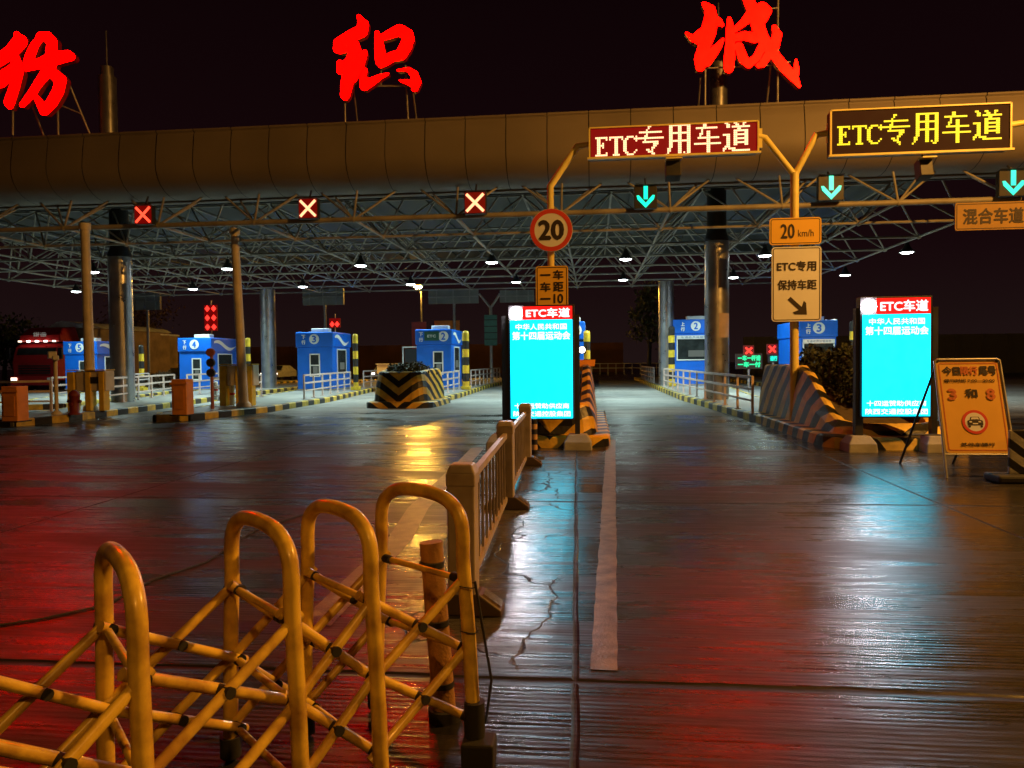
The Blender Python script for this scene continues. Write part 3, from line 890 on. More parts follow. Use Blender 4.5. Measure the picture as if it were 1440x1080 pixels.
e, c_, w_, h_ = sign_panel(1343, 1449, 284, 323, YB, 'lane_name_sign', 'dark yellow plate of four black characters at the right edge', 'road sign', mat('aged shaded yellow sheet', (.3, .17, .03), .6), .015, M_signblk, draw_mix, .03)  # older sheet, with the plate's partial shade darkened into its colour

# ================================================================== SCREENS (totems)
def totem(pxl, pxr, ytop, yred, ybot, Yt, baseY, label, lp, rp, leftfoot):
    cx = (pxl + pxr) / 2
    x0, x1 = atX(pxl, Yt), atX(pxr, Yt); xc = (x0 + x1) / 2; w = x1 - x0
    zt, zr, zb = zat(cx, ytop, Yt), zat(cx, yred, Yt), zat(cx, ybot, Yt)
    e = thing('display_screen', (xc, Yt, 0), label, 'display screen', 'lit display screens at the lane mouths')
    mb = MB(); mb.box((xc, Yt + .12, (zt + zb) / 2), (w + .08, .2, zt - zb + .06)); mb.build('cabinet', M_darkm, e, bevel=.01)
    s = MB(); s.box((xc, Yt, (zr + zb) / 2 - .005), (w, .02, zr - zb - .01)); s.build('screen', M_cyan, e)
    dsc = w * .1
    s = MB(); s.box((xc + w * .1, Yt, (zt + zr) / 2), (w * .8, .02, zt - zr)); s.build('header_screen', M_scrred, e)
    s = MB(); disc(s, (x0 + w * .1, Yt - .01, (zt + zr) / 2), dsc, .02, 20); s.build('lit_disc', M_disc, e)
    t = MB(); f = Yt - .014
    text(t, 'ETC车道', (xc + w * .11, f, (zt + zr) / 2), w * .7, (zt - zr) * .7, bold=.006)
    Hh = zr - zb
    ol = MB()
    for st_, zz_, w_2, h_2, bo in (('中华人民共和国', zr - Hh * .075, .82, .06, .003), ('第十四届运动会', zr - Hh * .165, .93, .08, .004), ('十四运赞助供应商', zb + Hh * .125, .88, .052, .003), ('陕西交通控股集团', zb + Hh * .045, .92, .054, .003)):
        text(t, st_, (xc, f - .004, zz_), w * w_2, Hh * h_2, bold=bo)
        text(ol, st_, (xc, f, zz_), w * w_2, Hh * h_2, bold=.011)
    ol.build('lettering_outline', M_outline, e)
    t.build('lit_lettering', M_scrwhite, e)
    for (a, b) in (lp, rp):
        xa = atX((a + b) / 2, Yt + .12); ww = (b - a) * Yt / F
        l = MB(); l.box((xa, Yt + .13, zt * .47), (max(.09, ww), .14, zt * .94)); l.build('leg', M_darkm if b - a < 12 else M_galv, e)
    for px_, wf in leftfoot:
        xa = atX(px_, Yt + .12); ww = wf * Yt / F / 2
        l = MB(); vs = []
        for z, k in ((0, 1.0), (.14, .95), (.27, .62)):
            vs += [(xa + sx_ * ww * k, Yt + .1 + sy * .26 * k, z) for sx_, sy in ((-1, -1), (1, -1), (1, 1), (-1, 1))]
        l.add(vs, [(8, 9, 10, 11)] + [(j * 4 + i, j * 4 + (i + 1) % 4, j * 4 + 4 + (i + 1) % 4, j * 4 + 4 + i) for j in range(2) for i in range(4)])
        l.build('foot_block', M_conc, e, bevel=.02)
    ld = None
    return e
totem(718, 805, 431, 449, 588, 13.6, 628, 'tall cyan lit screen with red header standing at the middle island', (706, 716), (808, 815), [(703, 38), (812, 40)])
totem(1213, 1308, 419, 441, 585, 13.4, 630, 'tall cyan lit screen with red header left of the folding notice board', (1202, 1212), (1310, 1316), [(1207, 38), (1314, 36)])

# ================================================================== TOLL ISLANDS
def island(outline, label, zt=0.2, seg=0.62):
    """outline: closed list of (x,y) counter-clockwise"""
    cx = sum(p[0] for p in outline) / len(outline); cy = sum(p[1] for p in outline) / len(outline)
    e = thing('toll_island', (cx, cy, 0), label, 'traffic island', 'raised toll islands')
    t = MB(); t.prism(outline, 0.0, zt - .012); t.build('top_slab', M_isl, e)
    kb = MB(); n = len(outline); k = 0
    acc = []
    for i in range(n):
        a, b = Vector(outline[i]), Vector(outline[(i + 1) % n]); L_ = (b - a).length; m_ = max(1, int(round(L_ / seg)))
        for j in range(m_): acc.append((a + (b - a) * (j / m_), a + (b - a) * ((j + 1) / m_)))
    for a, b in acc:
        d = (b - a).normalized(); nn = Vector((d.y, -d.x))      # outward for ccw
        if b.y > 70: continue
        pr = [(-.02, 0), (-.10, 0), (-.10, zt - .03), (-.07, zt), (.08, zt), (.08, zt - .04)]
        nn = -nn
        ga = [(a.x + nn.x * p[0], a.y + nn.y * p[0], p[1]) for p in pr]; gb = [(b.x + nn.x * p[0], b.y + nn.y * p[0], p[1]) for p in pr]
        kb.add(ga + gb, [(i, i + 1, 6 + i + 1, 6 + i) for i in range(1, 5)], k % 2); k += 1
    kb.build('striped_kerb', [M_kyel, M_kblk], e)
    return e
def offs(pts): return pts
# island outlines (world metres); right edge listed going away, then back along the left edge
islA = island([(-1.95, 19.5), (0.0, 19.5), (-0.05, 30), (-0.1, 62), (-2.5, 62), (-2.3, 30)], 'raised middle island behind the left screen with striped kerb')
islB = island([(-7.4, 27.5), (-6.1, 27.2), (-6.0, 33), (-6.4, 45), (-6.4, 64), (-10.2, 64), (-10.0, 38), (-8.2, 30)], 'raised island carrying the booth numbered 2')
islC = island([(-12.7, 20.9), (-12.2, 19.9), (-11.5, 20.3), (-10.75, 23.7), (-10.9, 30), (-12.2, 40.5), (-12.7, 64), (-16.4, 64), (-16.2, 42), (-14.6, 32), (-13.2, 25)], 'raised island whose nose holds an orange post, below booth 3')
islD = island([(-16.6, 18.6), (-15.3, 18.4), (-15.0, 20), (-15.5, 24.6), (-17.0, 35), (-18.3, 48), (-18.3, 62), (-22.0, 62), (-21.6, 40), (-19.4, 30), (-17.6, 24)], 'raised island with the left front column and grey cabinets')
islE = island([(-20.6, 25.2), (-19.6, 26.0), (-21.5, 34), (-24.0, 44), (-24.2, 62), (-28, 62), (-27.6, 40), (-24, 30)], 'raised island at the far left below the booth numbered 5')
islF = island([(4.25, 17.6), (5.9, 17.6), (6.1, 30), (7.3, 44), (7.3, 62), (3.35, 62), (3.45, 44), (3.5, 30), (4.0, 22)], 'raised island right of the open lane carrying the right front column')
islG = island([(10.3, 24), (12.0, 24), (13.0, 36), (15.2, 44), (15.2, 60), (9.8, 60), (9.7, 40)], 'raised island at the far right behind the right screen')

# crash blocks at the island noses
def crash_block(x0, x1, yf, yb, hf, hb, label, m_wall, ramp=3.2, r_=0.7):
    xc = (x0 + x1) / 2
    e = thing('crash_block', (xc, yf, 0), label, 'crash block', 'striped concrete crash blocks')
    hw = (x1 - x0) / 2
    per = []
    n = 10
    for k in range(n + 1):
        a = math.pi + math.pi * k / n
        ca, sa = math.cos(a), math.sin(a)
        ex = lambda v: math.copysign(abs(v) ** .62, v)
        per.append((xc + hw * ex(ca), yf + r_ + r_ * ex(sa)))
    ny = 8
    for k in range(1, ny + 1): per.append((x1, yf + r_ + (yb - yf - r_) * k / ny))
    for k in range(ny, 0, -1): per.append((x0, yf + r_ + (yb - yf - r_) * k / ny))
    N_ = len(per); cy = (yf + yb) / 2
    def hgt(y):
        t = max(0, min(1, (y - yf - .2) / ramp)); t = t * t * (3 - 2 * t)
        return hf + (hb - hf) * t
    def ring(inset, zf):
        out = []
        for x, y in per:
            sx_ = 1 - inset / hw; xx = xc + (x - xc) * sx_
            yy = max(y, yf + inset) if y < cy else min(y, yb - inset * .3)
            yy = yf + inset + (y - yf) * (1 - inset / (yb - yf)) if y < cy else yy
            out.append((xx, yy, zf(y)))
        return out
    rings = [ring(0.05, lambda y: .2), ring(0.10, lambda y: .2 + (hgt(y) - .2) * .5), ring(.2, lambda y: hgt(y) - .04), ring(.25, lambda y: hgt(y)), ring(.37, lambda y: hgt(y)), ring(.40, lambda y: hgt(y) - .18)]
    wl = MB(); vs = [v for r2 in rings for v in r2]
    wl.add(vs, [(j * N_ + i, j * N_ + (i + 1) % N_, (j + 1) * N_ + (i + 1) % N_, (j + 1) * N_ + i) for j in range(len(rings) - 1) for i in range(N_)], 0, False)
    wl.build('wall', m_wall, e)
    sk = MB(); rs = [ring(-.18, lambda y: 0), ring(-.18, lambda y: .19), ring(-.14, lambda y: .22), ring(.08, lambda y: .235)]
    vs = [v for r2 in rs for v in r2]
    sk.add(vs, [(j * N_ + i, j * N_ + (i + 1) % N_, (j + 1) * N_ + (i + 1) % N_, (j + 1) * N_ + i) for j in range(3) for i in range(N_)], 0, False)
    sk.build('skirt', m_wall, e)
    so = MB(); vs = rings[-1]; so.add([(x, y, z - .0) for x, y, z in vs], [tuple(range(N_))], 0); so.build('soil', M_trunk, e)
    return e
mA = chevron_mat('chevron paint near', .9, -1.0, .75, .56, YC, BC, .1)
mB = chevron_mat('chevron paint V', 1.0, -.85, .6, .56, YC, BC, -.1)
mF = chevron_mat('chevron paint worn', .62, -.85, .8, .62, (0.95, 0.68, 0.16), (0.009, 0.009, 0.008), 0)
crash_block(-1.75, 0.12, 13.95, 21, .8, 1.5, 'striped yellow and black crash block right behind the left screen', mA, 3.2, .6)
crash_block(-7.85, -5.75, 25.7, 29, 1.28, 1.35, 'rounded crash block with V-shaped stripes and a dark bush on top, below booth 2', mB, 1.2, .7)
crash_block(4.25, 6.45, 13.75, 20.4, .42, 1.45, 'long worn striped crash block left of and behind the right screen', mF, 3.0, 1.0)
# metal cap plate on near block
cp = MB(); g0 = at(824, 522, 18.2)
cp.add([(-.4, 18.0, 1.46), (.02, 18.0, 1.46), (.04, 18.15, 1.62), (-.35, 18.15, 1.62), (-.4, 18.5, 1.46), (.02, 18.5, 1.46), (.04, 18.5, 1.62), (-.35, 18.5, 1.62)], [(0, 1, 2, 3), (1, 5, 6, 2), (4, 0, 3, 7), (3, 2, 6, 7), (5, 4, 7, 6)])
tag(cp.build('junction_box', M_org), 'orange metal box on top of the striped block by the left screen', 'box')

# bushes
def bush(cx, cy, z0, rx, ry, rz, n, ls, name, label, m_, cat='bush', group=None):
    e = thing(name, (cx, cy, z0), label, cat, group)
    mb = MB()
    for _ in range(n):
        while True:
            p = Vector((random.uniform(-1, 1), random.uniform(-1, 1), random.uniform(-.2, 1)))
            if .35 < p.length < 1 + .12 * random.random(): break
        lump = 1 + .16 * math.sin(p.x * 6 + cx) * math.cos(p.y * 5)
        c = Vector((cx + p.x * rx * lump, cy + p.y * ry * lump, z0 + max(0.01, p.z) * rz * lump))
        u_ = Vector((random.gauss(0, 1), random.gauss(0, 1), random.gauss(0, 1))).normalized(); v_ = u_.cross(Vector((random.gauss(0, 1), random.gauss(0, 1), random.gauss(0, 1)))).normalized()
        s = ls * random.uniform(.6, 1.3)
        mb.add([c - u_ * s, c + v_ * s * .5, c + u_ * s, c - v_ * s * .5], [(0, 1, 2, 3)])
    mb.build('foliage', m_, e)
    st = MB()
    for k in range(6):
        a = k * 1.05; st.tube((cx, cy, z0 - .15), (cx + math.cos(a) * rx * .6, cy + math.sin(a) * ry * .6, z0 + rz * .6), .02, 5, r2=.006)
    st.build('stem', M_trunk, e)
bush(-6.8, 27.4, 1.15, .85, 1.1, .42, 2600, .07, 'planted_bush', 'dark clipped bush on top of the V-striped block', M_leafdark)
bush(5.35, 17.6, .75, .8, 2.3, 1.1, 8000, .06, 'planted_bush', 'wide dark bush growing out of the long striped block', M_leafdark)

# ================================================================== RAILINGS
def railing(p0, p1, label, h=0.95, z0=.2, n=None, rails=(0.93, 0.62, 0.32), m_=None, r_=.035):
    p0, p1 = Vector((p0[0], p0[1], z0)), Vector((p1[0], p1[1], z0)); L_ = (p1 - p0).length
    n = n or max(2, int(L_ / 1.5))
    e = thing('railing', (p0 + p1) / 2, label, 'railing', 'metal railings along the islands')
    d = (p1 - p0) / n
    for k in range(n + 1):
        mb = MB(); q = p0 + d * k; mb.box(q + Vector((0, 0, h / 2)), (.06, .06, h)); mb.box(q + Vector((0, 0, .01)), (.16, .16, .02)); mb.build('post', m_ or M_rail, e)
    for z in rails:
        mb = MB(); a, b = p0 + Vector((0, 0, z)), p1 + Vector((0, 0, z)); t = (b - a).normalized()
        mb.box((a + b) / 2, ((b - a).length, .045, .07 if z > .5 else .05), axes=(t, ZA.cross(t), ZA)); mb.build('rail', m_ or M_rail, e)
railing((-6.45, 30.0), (-6.7, 37.2), 'railing along the right edge of the island before booth 2')
railing((-6.75, 41.2), (-6.75, 54), 'railing beyond booth 2 along the island edge')
railing((-11.3, 28.5), (-12.4, 37.5), 'railing with pinkish bars in front of the booth numbered 3')
railing((-12.8, 41), (-13.0, 52), 'railing beyond booth 3 along its island')
railing((-12.6, 23.8), (-14.2, 31), 'railing on the back side of the island behind the orange cabinet')
railing((-17.2, 25.0), (-19.6, 33.5), 'railing beside the left front column')
railing((-18.4, 32.5), (-19.2, 37.2), 'railing on the island in front of the booth numbered 4')
railing((-21.2, 27.5), (-24.3, 39), 'railing at the far left in front of booth 5')
railing((-19.8, 19.9), (-16.6, 21.5), 'short railing behind the orange post at the left picture edge')
railing((4.05, 19.9), (3.65, 40.0), 'long railing along the right side of the open lane', n=11)
railing((3.6, 46), (3.6, 58), 'far railing beyond the booth right of the open lane')
railing((-0.6, 24), (-0.5, 40), 'railing on the middle island behind the striped block', n=8)

# ================================================================== BOOTHS
def wave(mb, o, w, h, ax, mi=0):
    n = 14; t_, b_2 = [], []
    for k in range(n + 1):
        u_ = k / n; x = (u_ - .5) * w
        zc = math.sin(u_ * 2 * math.pi * .95 + .6) * h * .3 - u_ * h * .25
        th = h * (.38 * math.sin(math.pi * min(1, u_ * .9 + .12)) + .05)
        t_.append(Vector(o) + ax * x + ZA * (zc + th / 2)); b_2.append(Vector(o) + ax * x + ZA * (zc - th / 2))
    mb.add(t_ + b_2, [(k, n + 1 + k, n + 2 + k, k + 1) for k in range(n)], mi)
def booth(pxl, pxc, ytop, Y1, depth, num, label, zg=.2, side=1, wide=False, word='下行', winx=.5, header_extra=False, top=None):
    x0, x1 = atX(pxl, Y1), atX(pxc, Y1); w = x1 - x0; xc = (x0 + x1) / 2
    zt = zat((pxl + pxc) / 2, ytop, Y1)
    e = thing('toll_booth', (xc, Y1 + depth / 2, zg), label, 'toll booth', 'blue toll booths')
    hb = .78; Yc = Y1 + depth / 2
    mb = MB(); mb.box((xc, Yc, (zg + zt - hb) / 2), (w, depth, zt - hb - zg)); mb.build('wall', M_blue, e, bevel=.03)
    mb = MB(); mb.box((xc, Yc, zt - hb / 2), (w + .12, depth + .12, hb)); hd = mb.build('header', M_blue, e, bevel=.05)
    f = Y1 - .065
    mb = MB(); disc(mb, (xc + w * (.0 if not header_extra else .28), f - .012, zt - hb * .47), hb * .34, .012, 22, 0, r_in=0); mb.build('number_disc', M_wmark, hd)
    mb = MB(); text(mb, num, (xc + w * (.0 if not header_extra else .28), f - .018, zt - hb * .47), .2, .34, bold=.014); mb.build('number', M_blue, hd)
    mb = MB(); text(mb, word[0], (xc - w * (.3 if not header_extra else .36), f - .012, zt - hb * .32), .2, .2, bold=.01); text(mb, word[1], (xc - w * (.3 if not header_extra else .36), f - .012, zt - hb * .68), .2, .2, bold=.01)
    if not wide:
        sxp = (x1 + .065) if side > 0 else (x0 - .065)
        wave(mb, (sxp + .01 * side, Yc - .1, zt - hb * .45), depth * .8, hb * .7, Vector((0, 1, 0)))
    mb.build('header_lettering', M_wmark, hd)
    if header_extra:
        mb = MB(); mb.box((xc - w * .05, f - .02, zt - hb * .45), (w * .42, .03, hb * .6)); mb.build('header_notice', mat('dark green panel', (.01, .09, .06), .5), hd)
        mb = MB(); text(mb, 'ETC', (xc - w * .05, f - .04, zt - hb * .45), w * .24, hb * .16, bold=.006); mb.build('notice_lettering', M_wmark, hd)
    # front window
    if wide:
        ww, wh, wz, wx = w * .86, 1.15, zt - hb - .85, xc
    else:
        ww, wh, wz, wx = w * .26, 1.15, zt - hb - .95, x0 + w * winx
    def window(o, ax, ay, ww, wh, mull):
        fr = MB(); t = .06
        for s in (-1, 1):
            fr.box(Vector(o) + ax * (s * ww / 2), (t, .06, wh + t), axes=(ax, ay, ZA)); fr.box(Vector(o) + ZA * (s * wh / 2), (ww - t, .056, t), axes=(ax, ay, ZA))
        if mull: fr.box(Vector(o) + ZA * (.0), (ww - t, .05, t), axes=(ax, ay, ZA))
        wn = fr.build('window', M_white, e)
        g = MB(); g.box(Vector(o) + ay * .0, (ww, .02, wh), axes=(ax, ay, ZA)); g.build('pane', M_glass, wn)
        ins = MB(); ins.box(Vector(o) - ay * .012 + ZA * (-wh * .2) + ax * (ww * .05), (ww * .5, .01, wh * .3), axes=(ax, ay, ZA)); ins.build('painted_reflection', M_panerefl, wn)  # glowing patch laid on the pane as a painted reflection
    window((wx, Y1 - .015, wz), Vector((1, 0, 0)), Vector((0, 1, 0)), ww, wh, not wide)
    if wide:
        mb = MB(); mb.box((xc, Y1 - .06, zt - hb - .19), (ww + .05, .05, .18)); mb.build('notice_strip', M_white, e)
        mb = MB(); text(mb, '车道收费监督岗亭', (xc, Y1 - .088, zt - hb - .19), ww * .8, .11); mb.build('strip_lettering', mat('notice blue ink', (.02, .1, .3), .6), e)
    if not wide:
        sx_ = x1 if side > 0 else x0
        window((sx_ + .012 * side, Yc - depth * .02, zt - hb - .75), Vector((0, 1, 0)) * (1 if side > 0 else -1), Vector((-1, 0, 0)) * (side), depth * .5, 1.25, False)
    ac = MB(); ac.box((xc + w * (.06 if not header_extra else .12), Yc - depth * .25, zt + .11), (w * .48, .5, .2)); ac.build('roof_unit', M_white, e, bevel=.02)
    lg = MB(); lg.box((xc, Yc, zg - .0 + .03), (w + .06, depth + .06, .06)); lg.build('plinth', M_conc, e)
    return e, (x0, x1, zt)
booth(586, 635, 463, 38.0, 2.9, '2', 'blue booth numbered 2 with a dark green panel in its header', winx=.62, header_extra=True)
booth(418, 468, 467, 38.0, 2.8, '3', 'blue booth numbered 3 with a white wave, between two back columns', winx=.5)
booth(252, 297, 475, 39.5, 3.2, '4', 'blue booth numbered 4 behind the orange cabinet and thin post', winx=.55)
booth(91, 136, 480, 41.0, 3.2, '5', 'blue booth numbered 5 partly hidden by the left front column', winx=.6)
booth(948, 1009, 449, 42.0, 3.0, '2', 'blue booth with a wide window just left of the right front column', wide=True, word='上行')
booth(1126, 1176, 450, 36.0, 4.2, '3', 'blue booth seen below the tall white plate, above the bush', wide=True, word='上行')
booth(798, 821, 452, 32, 3.2, '1', 'blue booth mostly hidden behind the left screen', winx=.5)

# striped protective posts
def striped_post(px, Y, ztop, label, r_=.13, z0=.2, n=None):
    x = atX(px, Y); e = thing('striped_post', (x, Y, z0), label, 'striped post', 'black and yellow striped posts')
    mb = MB(); n = n or int((ztop - z0) / .36)
    for k in range(n):
        a, b = z0 + (ztop - z0) * k / n, z0 + (ztop - z0) * (k + 1) / n
        mb.tube((x, Y, a), (x, Y, b), r_, 14, (k + 1) % 2, caps=(k == n - 1))
    mb.lathe((x, Y, ztop), [(r_, 0), (r_ * .8, r_ * .5), (0, r_ * .7)], 14, (n) % 2)
    mb.build('post_body', [M_blk, M_yel], e)
    ft = MB(); ft.box((x, Y, z0 + .09), (.42, .42, .18)); ft.build('foot', M_yel, e, bevel=.02)
striped_post(500, 37.6, 3.0, 'striped post at the right corner of the booth numbered 3')
striped_post(655, 37.6, 3.05, 'striped post at the right corner of the booth numbered 2', r_=.17)
striped_post(199, 38.5, 2.6, 'striped post just right of the left front column')
striped_post(349, 38.5, 2.9, 'striped post at the right corner of the booth numbered 4')
striped_post(944.5, 40.5, 3.25, 'tall striped post at the left corner of the booth by the right column', r_=.17)
striped_post(825.5, 31.5, 2.75, 'striped post between the left screen and the open lane', r_=.14)
striped_post(1199, 34, 3.1, 'striped post at the right corner of the booth left of the right screen')

# ================================================================== ISLAND FURNITURE
def post_box(px0, px1, pt, pb, label, m_=None):
    g = G((px0 + px1) / 2, pb, .2); w = (px1 - px0) * g.y / F; zt = zat((px0 + px1) / 2, pt, g.y)
    e = thing('orange_cabinet', (g.x, g.y, .2), label, 'cabinet', 'orange posts on the island noses')
    mb = MB(); mb.box((g.x, g.y, (.2 + zt) / 2), (w, w * .9, zt - .2)); mb.build('body', m_ or M_org, e, bevel=.015)
    mb = MB(); mb.box((g.x - w * .0, g.y - w * .46, zt - .12), (w * 1.15, .05, .05)); mb.box((g.x, g.y - w * .46, .2 + (zt - .2) * .45), (w * .7, .02, (zt - .2) * .55)); mb.build('door_panel', m_ or M_org, e)
    mb = MB(); mb.box((g.x, g.y, .215), (w * 1.2, w * 1.1, .03)); mb.build('foot_plate', M_darkm, e)
post_box(9, 35, 543, 593, 'orange square post on the nose of the left island at the picture edge')
post_box(246, 269, 533, 584, 'orange square post on the island nose below booth 4')
def machine(px0, px1, pt, pb, label):
    g = G((px0 + px1) / 2, pb, .2); w = (px1 - px0) * g.y / F; zt = zat((px0 + px1) / 2, pt, g.y)
    e = thing('lane_machine', (g.x, g.y, .2), label, 'lane machine', 'ticket machines on the islands')
    mb = MB(); mb.box((g.x + w * .15, g.y, .2 + (zt - .2) * .74), (w * .8, .45, (zt - .2) * .5)); mb.build('head', M_cream, e, bevel=.02)
    for s in (-.42, .1, .5):
        mb = MB(); mb.box((g.x + s * w * .9, g.y - .12, (.2 + zt) / 2 - .02), (.22 if s < 0 else .16, .3, zt - .24)); mb.build('leg', M_yel, e, bevel=.01)
    mb = MB(); mb.box((g.x + w * .25, g.y - .24, zt - .3), (w * .3, .03, .2)); mb.build('screen', M_darkm, e)
    mb = MB(); mb.box((g.x + w * .05, g.y - .02, zt + .015), (w, .55, .03)); mb.build('cap', M_yel, e)
machine(98, 157, 521, 577, 'yellow and beige lane machine between the thin post and the left front column')
machine(311, 361, 513, 570, 'yellow and beige lane machine behind the thin post below booth 4')
# red hydrant
g = G(105, 583, .2); e = thing('fire_hydrant', (g.x, g.y, .2), 'dark red hydrant standing before the left lane machine', 'hydrant')
mb = MB(); mb.lathe((g.x, g.y, .2), [(.17, 0), (.17, .04), (.13, .06), (.13, .5), (.15, .52), (.15, .57), (.12, .64), (.05, .7), (0, .71)], 16); M_hyd = mat('dull dark red paint', (.16, .015, .012), .6); mb.build('body', M_hyd, e)
mb = MB(); mb.tube((g.x - .2, g.y, .58), (g.x + .2, g.y, .58), .045, 10); mb.tube((g.x, g.y - .18, .5), (g.x, g.y, .5), .05, 10); mb.build('outlet', M_hyd, e)
# camera pole left
g = G(80, 583, .2); zt = zat(80, 505, g.y)
e = thing('camera_pole', (g.x, g.y, .2), 'slim post topped by a pale camera box in front of the red truck', 'camera pole')
mb = MB(); mb.tube((g.x, g.y, .2), (g.x, g.y, zt), .055, 10); mb.lathe((g.x, g.y, .2), [(.16, 0), (.14, .06), (.06, .12)], 12); mb.build('pole', M_cream, e)
mb = MB(); mb.box((g.x - .02, g.y - .1, zt + .12), (.22, .5, .2), rz=R(40)); mb.box((g.x + .16, g.y - .2, zt + .03), (.16, .2, .14), rz=R(40)); mb.build('camera', M_galv, e, bevel=.02)
# red marker post
g = G(299, 575, .2); zt = zat(297, 492, g.y)
e = thing('signal_post', (g.x, g.y, .2), 'thin red-brown post with small round lamps in front of booth 4', 'signal post')
mb = MB(); mb.tube((g.x, g.y, .2), (g.x, g.y, zt), .05, 10); mb.build('pole', mat('red brown paint', (.35, .12, .1), .5), e)
for dz in (-.08, -.4, -.72):
    mb = MB(); disc(mb, (g.x, g.y - .1, zt + dz), .13, .1, 16); mb.build('lamp_head', M_darkm if dz < -.1 else mat('red brown paint', (.35, .12, .1), .5), e)
# white posts
for px_, pb_, pt_, lb in ((327, 570, 540, 'small white post right of the lane machine below booth 4'), (304, 562, 538, 'small white post left of the lane machine below booth 4')):
    g = G(px_, pb_, .2); zt = zat(px_, pt_, g.y)
    e = thing('white_bollard', (g.x, g.y, .2), lb, 'bollard', 'white bollards')
    mb = MB(); mb.tube((g.x, g.y, .2), (g.x, g.y, zt), .08, 12); mb.lathe((g.x, g.y, zt), [(.08, 0), (.06, .04), (0, .05)], 12); mb.build('body', M_white, e)
    mb = MB(); mb.tube((g.x, g.y, .55), (g.x, g.y, .63), .083, 12); mb.build('band', M_signred, e)
# small lit lamp beside the post behind the left screen
q = at(818.5, 492, 31.3); e = thing('booth_lamp', q - Vector((0, 0, .1)), 'small bright white lamp right of the left screen', 'lamp')
mb = MB(); mb.box(q + Vector((0, .08, 0)), (.3, .12, .3)); mb.tube(q + Vector((0, .1, 0)), q + Vector((.2, .2, 0)), .03, 6); mb.build('housing', M_darkm, e)
mb = MB(); disc(mb, q, .13, .02, 14); mb.build('lens', M_head, e)
# paper notice on right column
cx_, cy_ = COLXY[1]
o_ = at(1015, 458, cy_ - .47); mb = MB()
n = 8
for k in range(n):
    a0, a1 = R(-88 + 62 * k / n), R(-88 + 62 * (k + 1) / n)
    P = lambda a, z: (cx_ + .428 * math.cos(a), cy_ + .428 * math.sin(a), z)
    z0, z1 = zat(1015, 475, cy_), zat(1015, 441, cy_)
    mb.add([P(a0, z0), P(a1, z0), P(a1, z1), P(a0, z1)], [(0, 1, 2, 3)])
    P2 = lambda a, z: (cx_ + .4205 * math.cos(a), cy_ + .4205 * math.sin(a), z)
tag(mb.build('paper_notice', mat('brown paper', (.55, .42, .32), .6)), 'pale rectangular sheet wrapped on the right front column', 'notice')

# small far LED signs to the right of the right column
def far_led(px0, px1, py0, py1, Y, label, mt, rows_, cross=None):
    x0, x1 = atX(px0, Y), atX(px1, Y); cx = (x0 + x1) / 2; z0, z1 = zat((px0 + px1) / 2, py1, Y), zat((px0 + px1) / 2, py0, Y)
    e = thing('fee_display', (cx, Y, .0), label, 'led sign', 'small led displays beyond the column')
    mb = MB(); mb.box((cx, Y + .1, (z0 + z1) / 2), (x1 - x0 + .15, .15, z1 - z0 + .12)); mb.build('housing', M_darkm, e)
    mb = MB(); mb.tube((cx, Y + .12, 0), (cx, Y + .12, z0), .05, 8); mb.build('pole', M_galv, e)
    t = MB(); n = len(rows_)
    for i, s in enumerate(rows_):
        text(t, s, (cx, Y, z1 - (i + .5) * (z1 - z0) / n), (x1 - x0) * .95, (z1 - z0) / n * .8, bold=.018)
    t.build('lit_text', mt, e)
    if cross:
        c = at(cross[0], cross[1], Y); mb = MB(); s = .42
        for sg in (-1, 1):
            a = Vector((math.sqrt(.5), 0, sg * math.sqrt(.5)))
            mb.box((c.x, Y - (.004 if sg > 0 else 0), c.z), (s, .02, .09), axes=(a, Vector((0, 1, 0)), Vector((-a.z, 0, a.x))))
        mb.build('lit_cross', M_redlight, e)
        mb = MB(); mb.box((c.x, Y + .06, c.z), (.5, .08, .5)); mb.build('cross_housing', M_xbg, e)
far_led(1037, 1070, 499, 517, 38, 'small green lit display with a red cross, right of the right front column', M_greenled, ['一车一杆请', '一车一付'], (1053, 493))
far_led(1083, 1093, 500, 508, 38, 'tiny green lit display with a red cross left of the striped block', glow('teal led text', (0, .9, .65), 1.3), ['通行'], (1086, 491))

# ================================================================== A-FRAME NOTICE BOARD
Yn = 10.9
g1, g2 = at(1329, 512, Yn), at(1415, 512, Yn)
tl, tr_, bl, br = at(1320, 507, Yn), at(1411, 509, Yn), at(1326, 636, Yn - .35), at(1416, 637, Yn - .35)
e = thing('notice_board', ((tl.x + tr_.x) / 2, Yn - .2, 0), 'folding yellow notice board on silver legs at the right edge', 'notice board')
az = (Vector((0, tl.y - bl.y, tl.z - bl.z))).normalized()
cN = (tl + tr_ + bl + br) / 4; w = ((tr_.x - tl.x) + (br.x - bl.x)) / 2; h = Vector((0, tl.y - bl.y, tl.z - bl.z)).length
nb = XA.cross(az)     # towards viewer
mb = MB(); plate(mb, cN, w, h, .05, .02, 0, XA, az); mb.build('panel', mat('amber notice sheet', (.78, .45, .07), .5, 0, .1, 2), e)
mb = MB(); ringplate(mb, cN + nb * .003, w - .06, h - .06, .03, .014, 0, XA, az); mb.build('border', M_fadered, e)
mb = MB()
for s in (-1, 1):
    top = cN + XA * (s * (w / 2 + .01)) + az * (h / 2); bot = cN + XA * (s * (w / 2 + .03)) - az * (h / 2 + .0)
    d = (bot - top).normalized(); k_ = (bot.z) / -d.z; foot = bot + d * k_ 
    mb.path([top + Vector((-s * .04, 0, .02)), top, foot], .018, 8)
mb.tube(cN + XA * (-(w / 2) + .03) + az * (h / 2 + .02), cN + XA * (w / 2 - .03) + az * (h / 2 + .02), .018, 8)
mb.tube(cN + XA * (-(w / 2) - .03) - az * (h / 2 + .02), cN + XA * (w / 2 + .03) - az * (h / 2 + .02), .012, 8)
mb.build('front_frame', M_galv, e)
mb = MB()
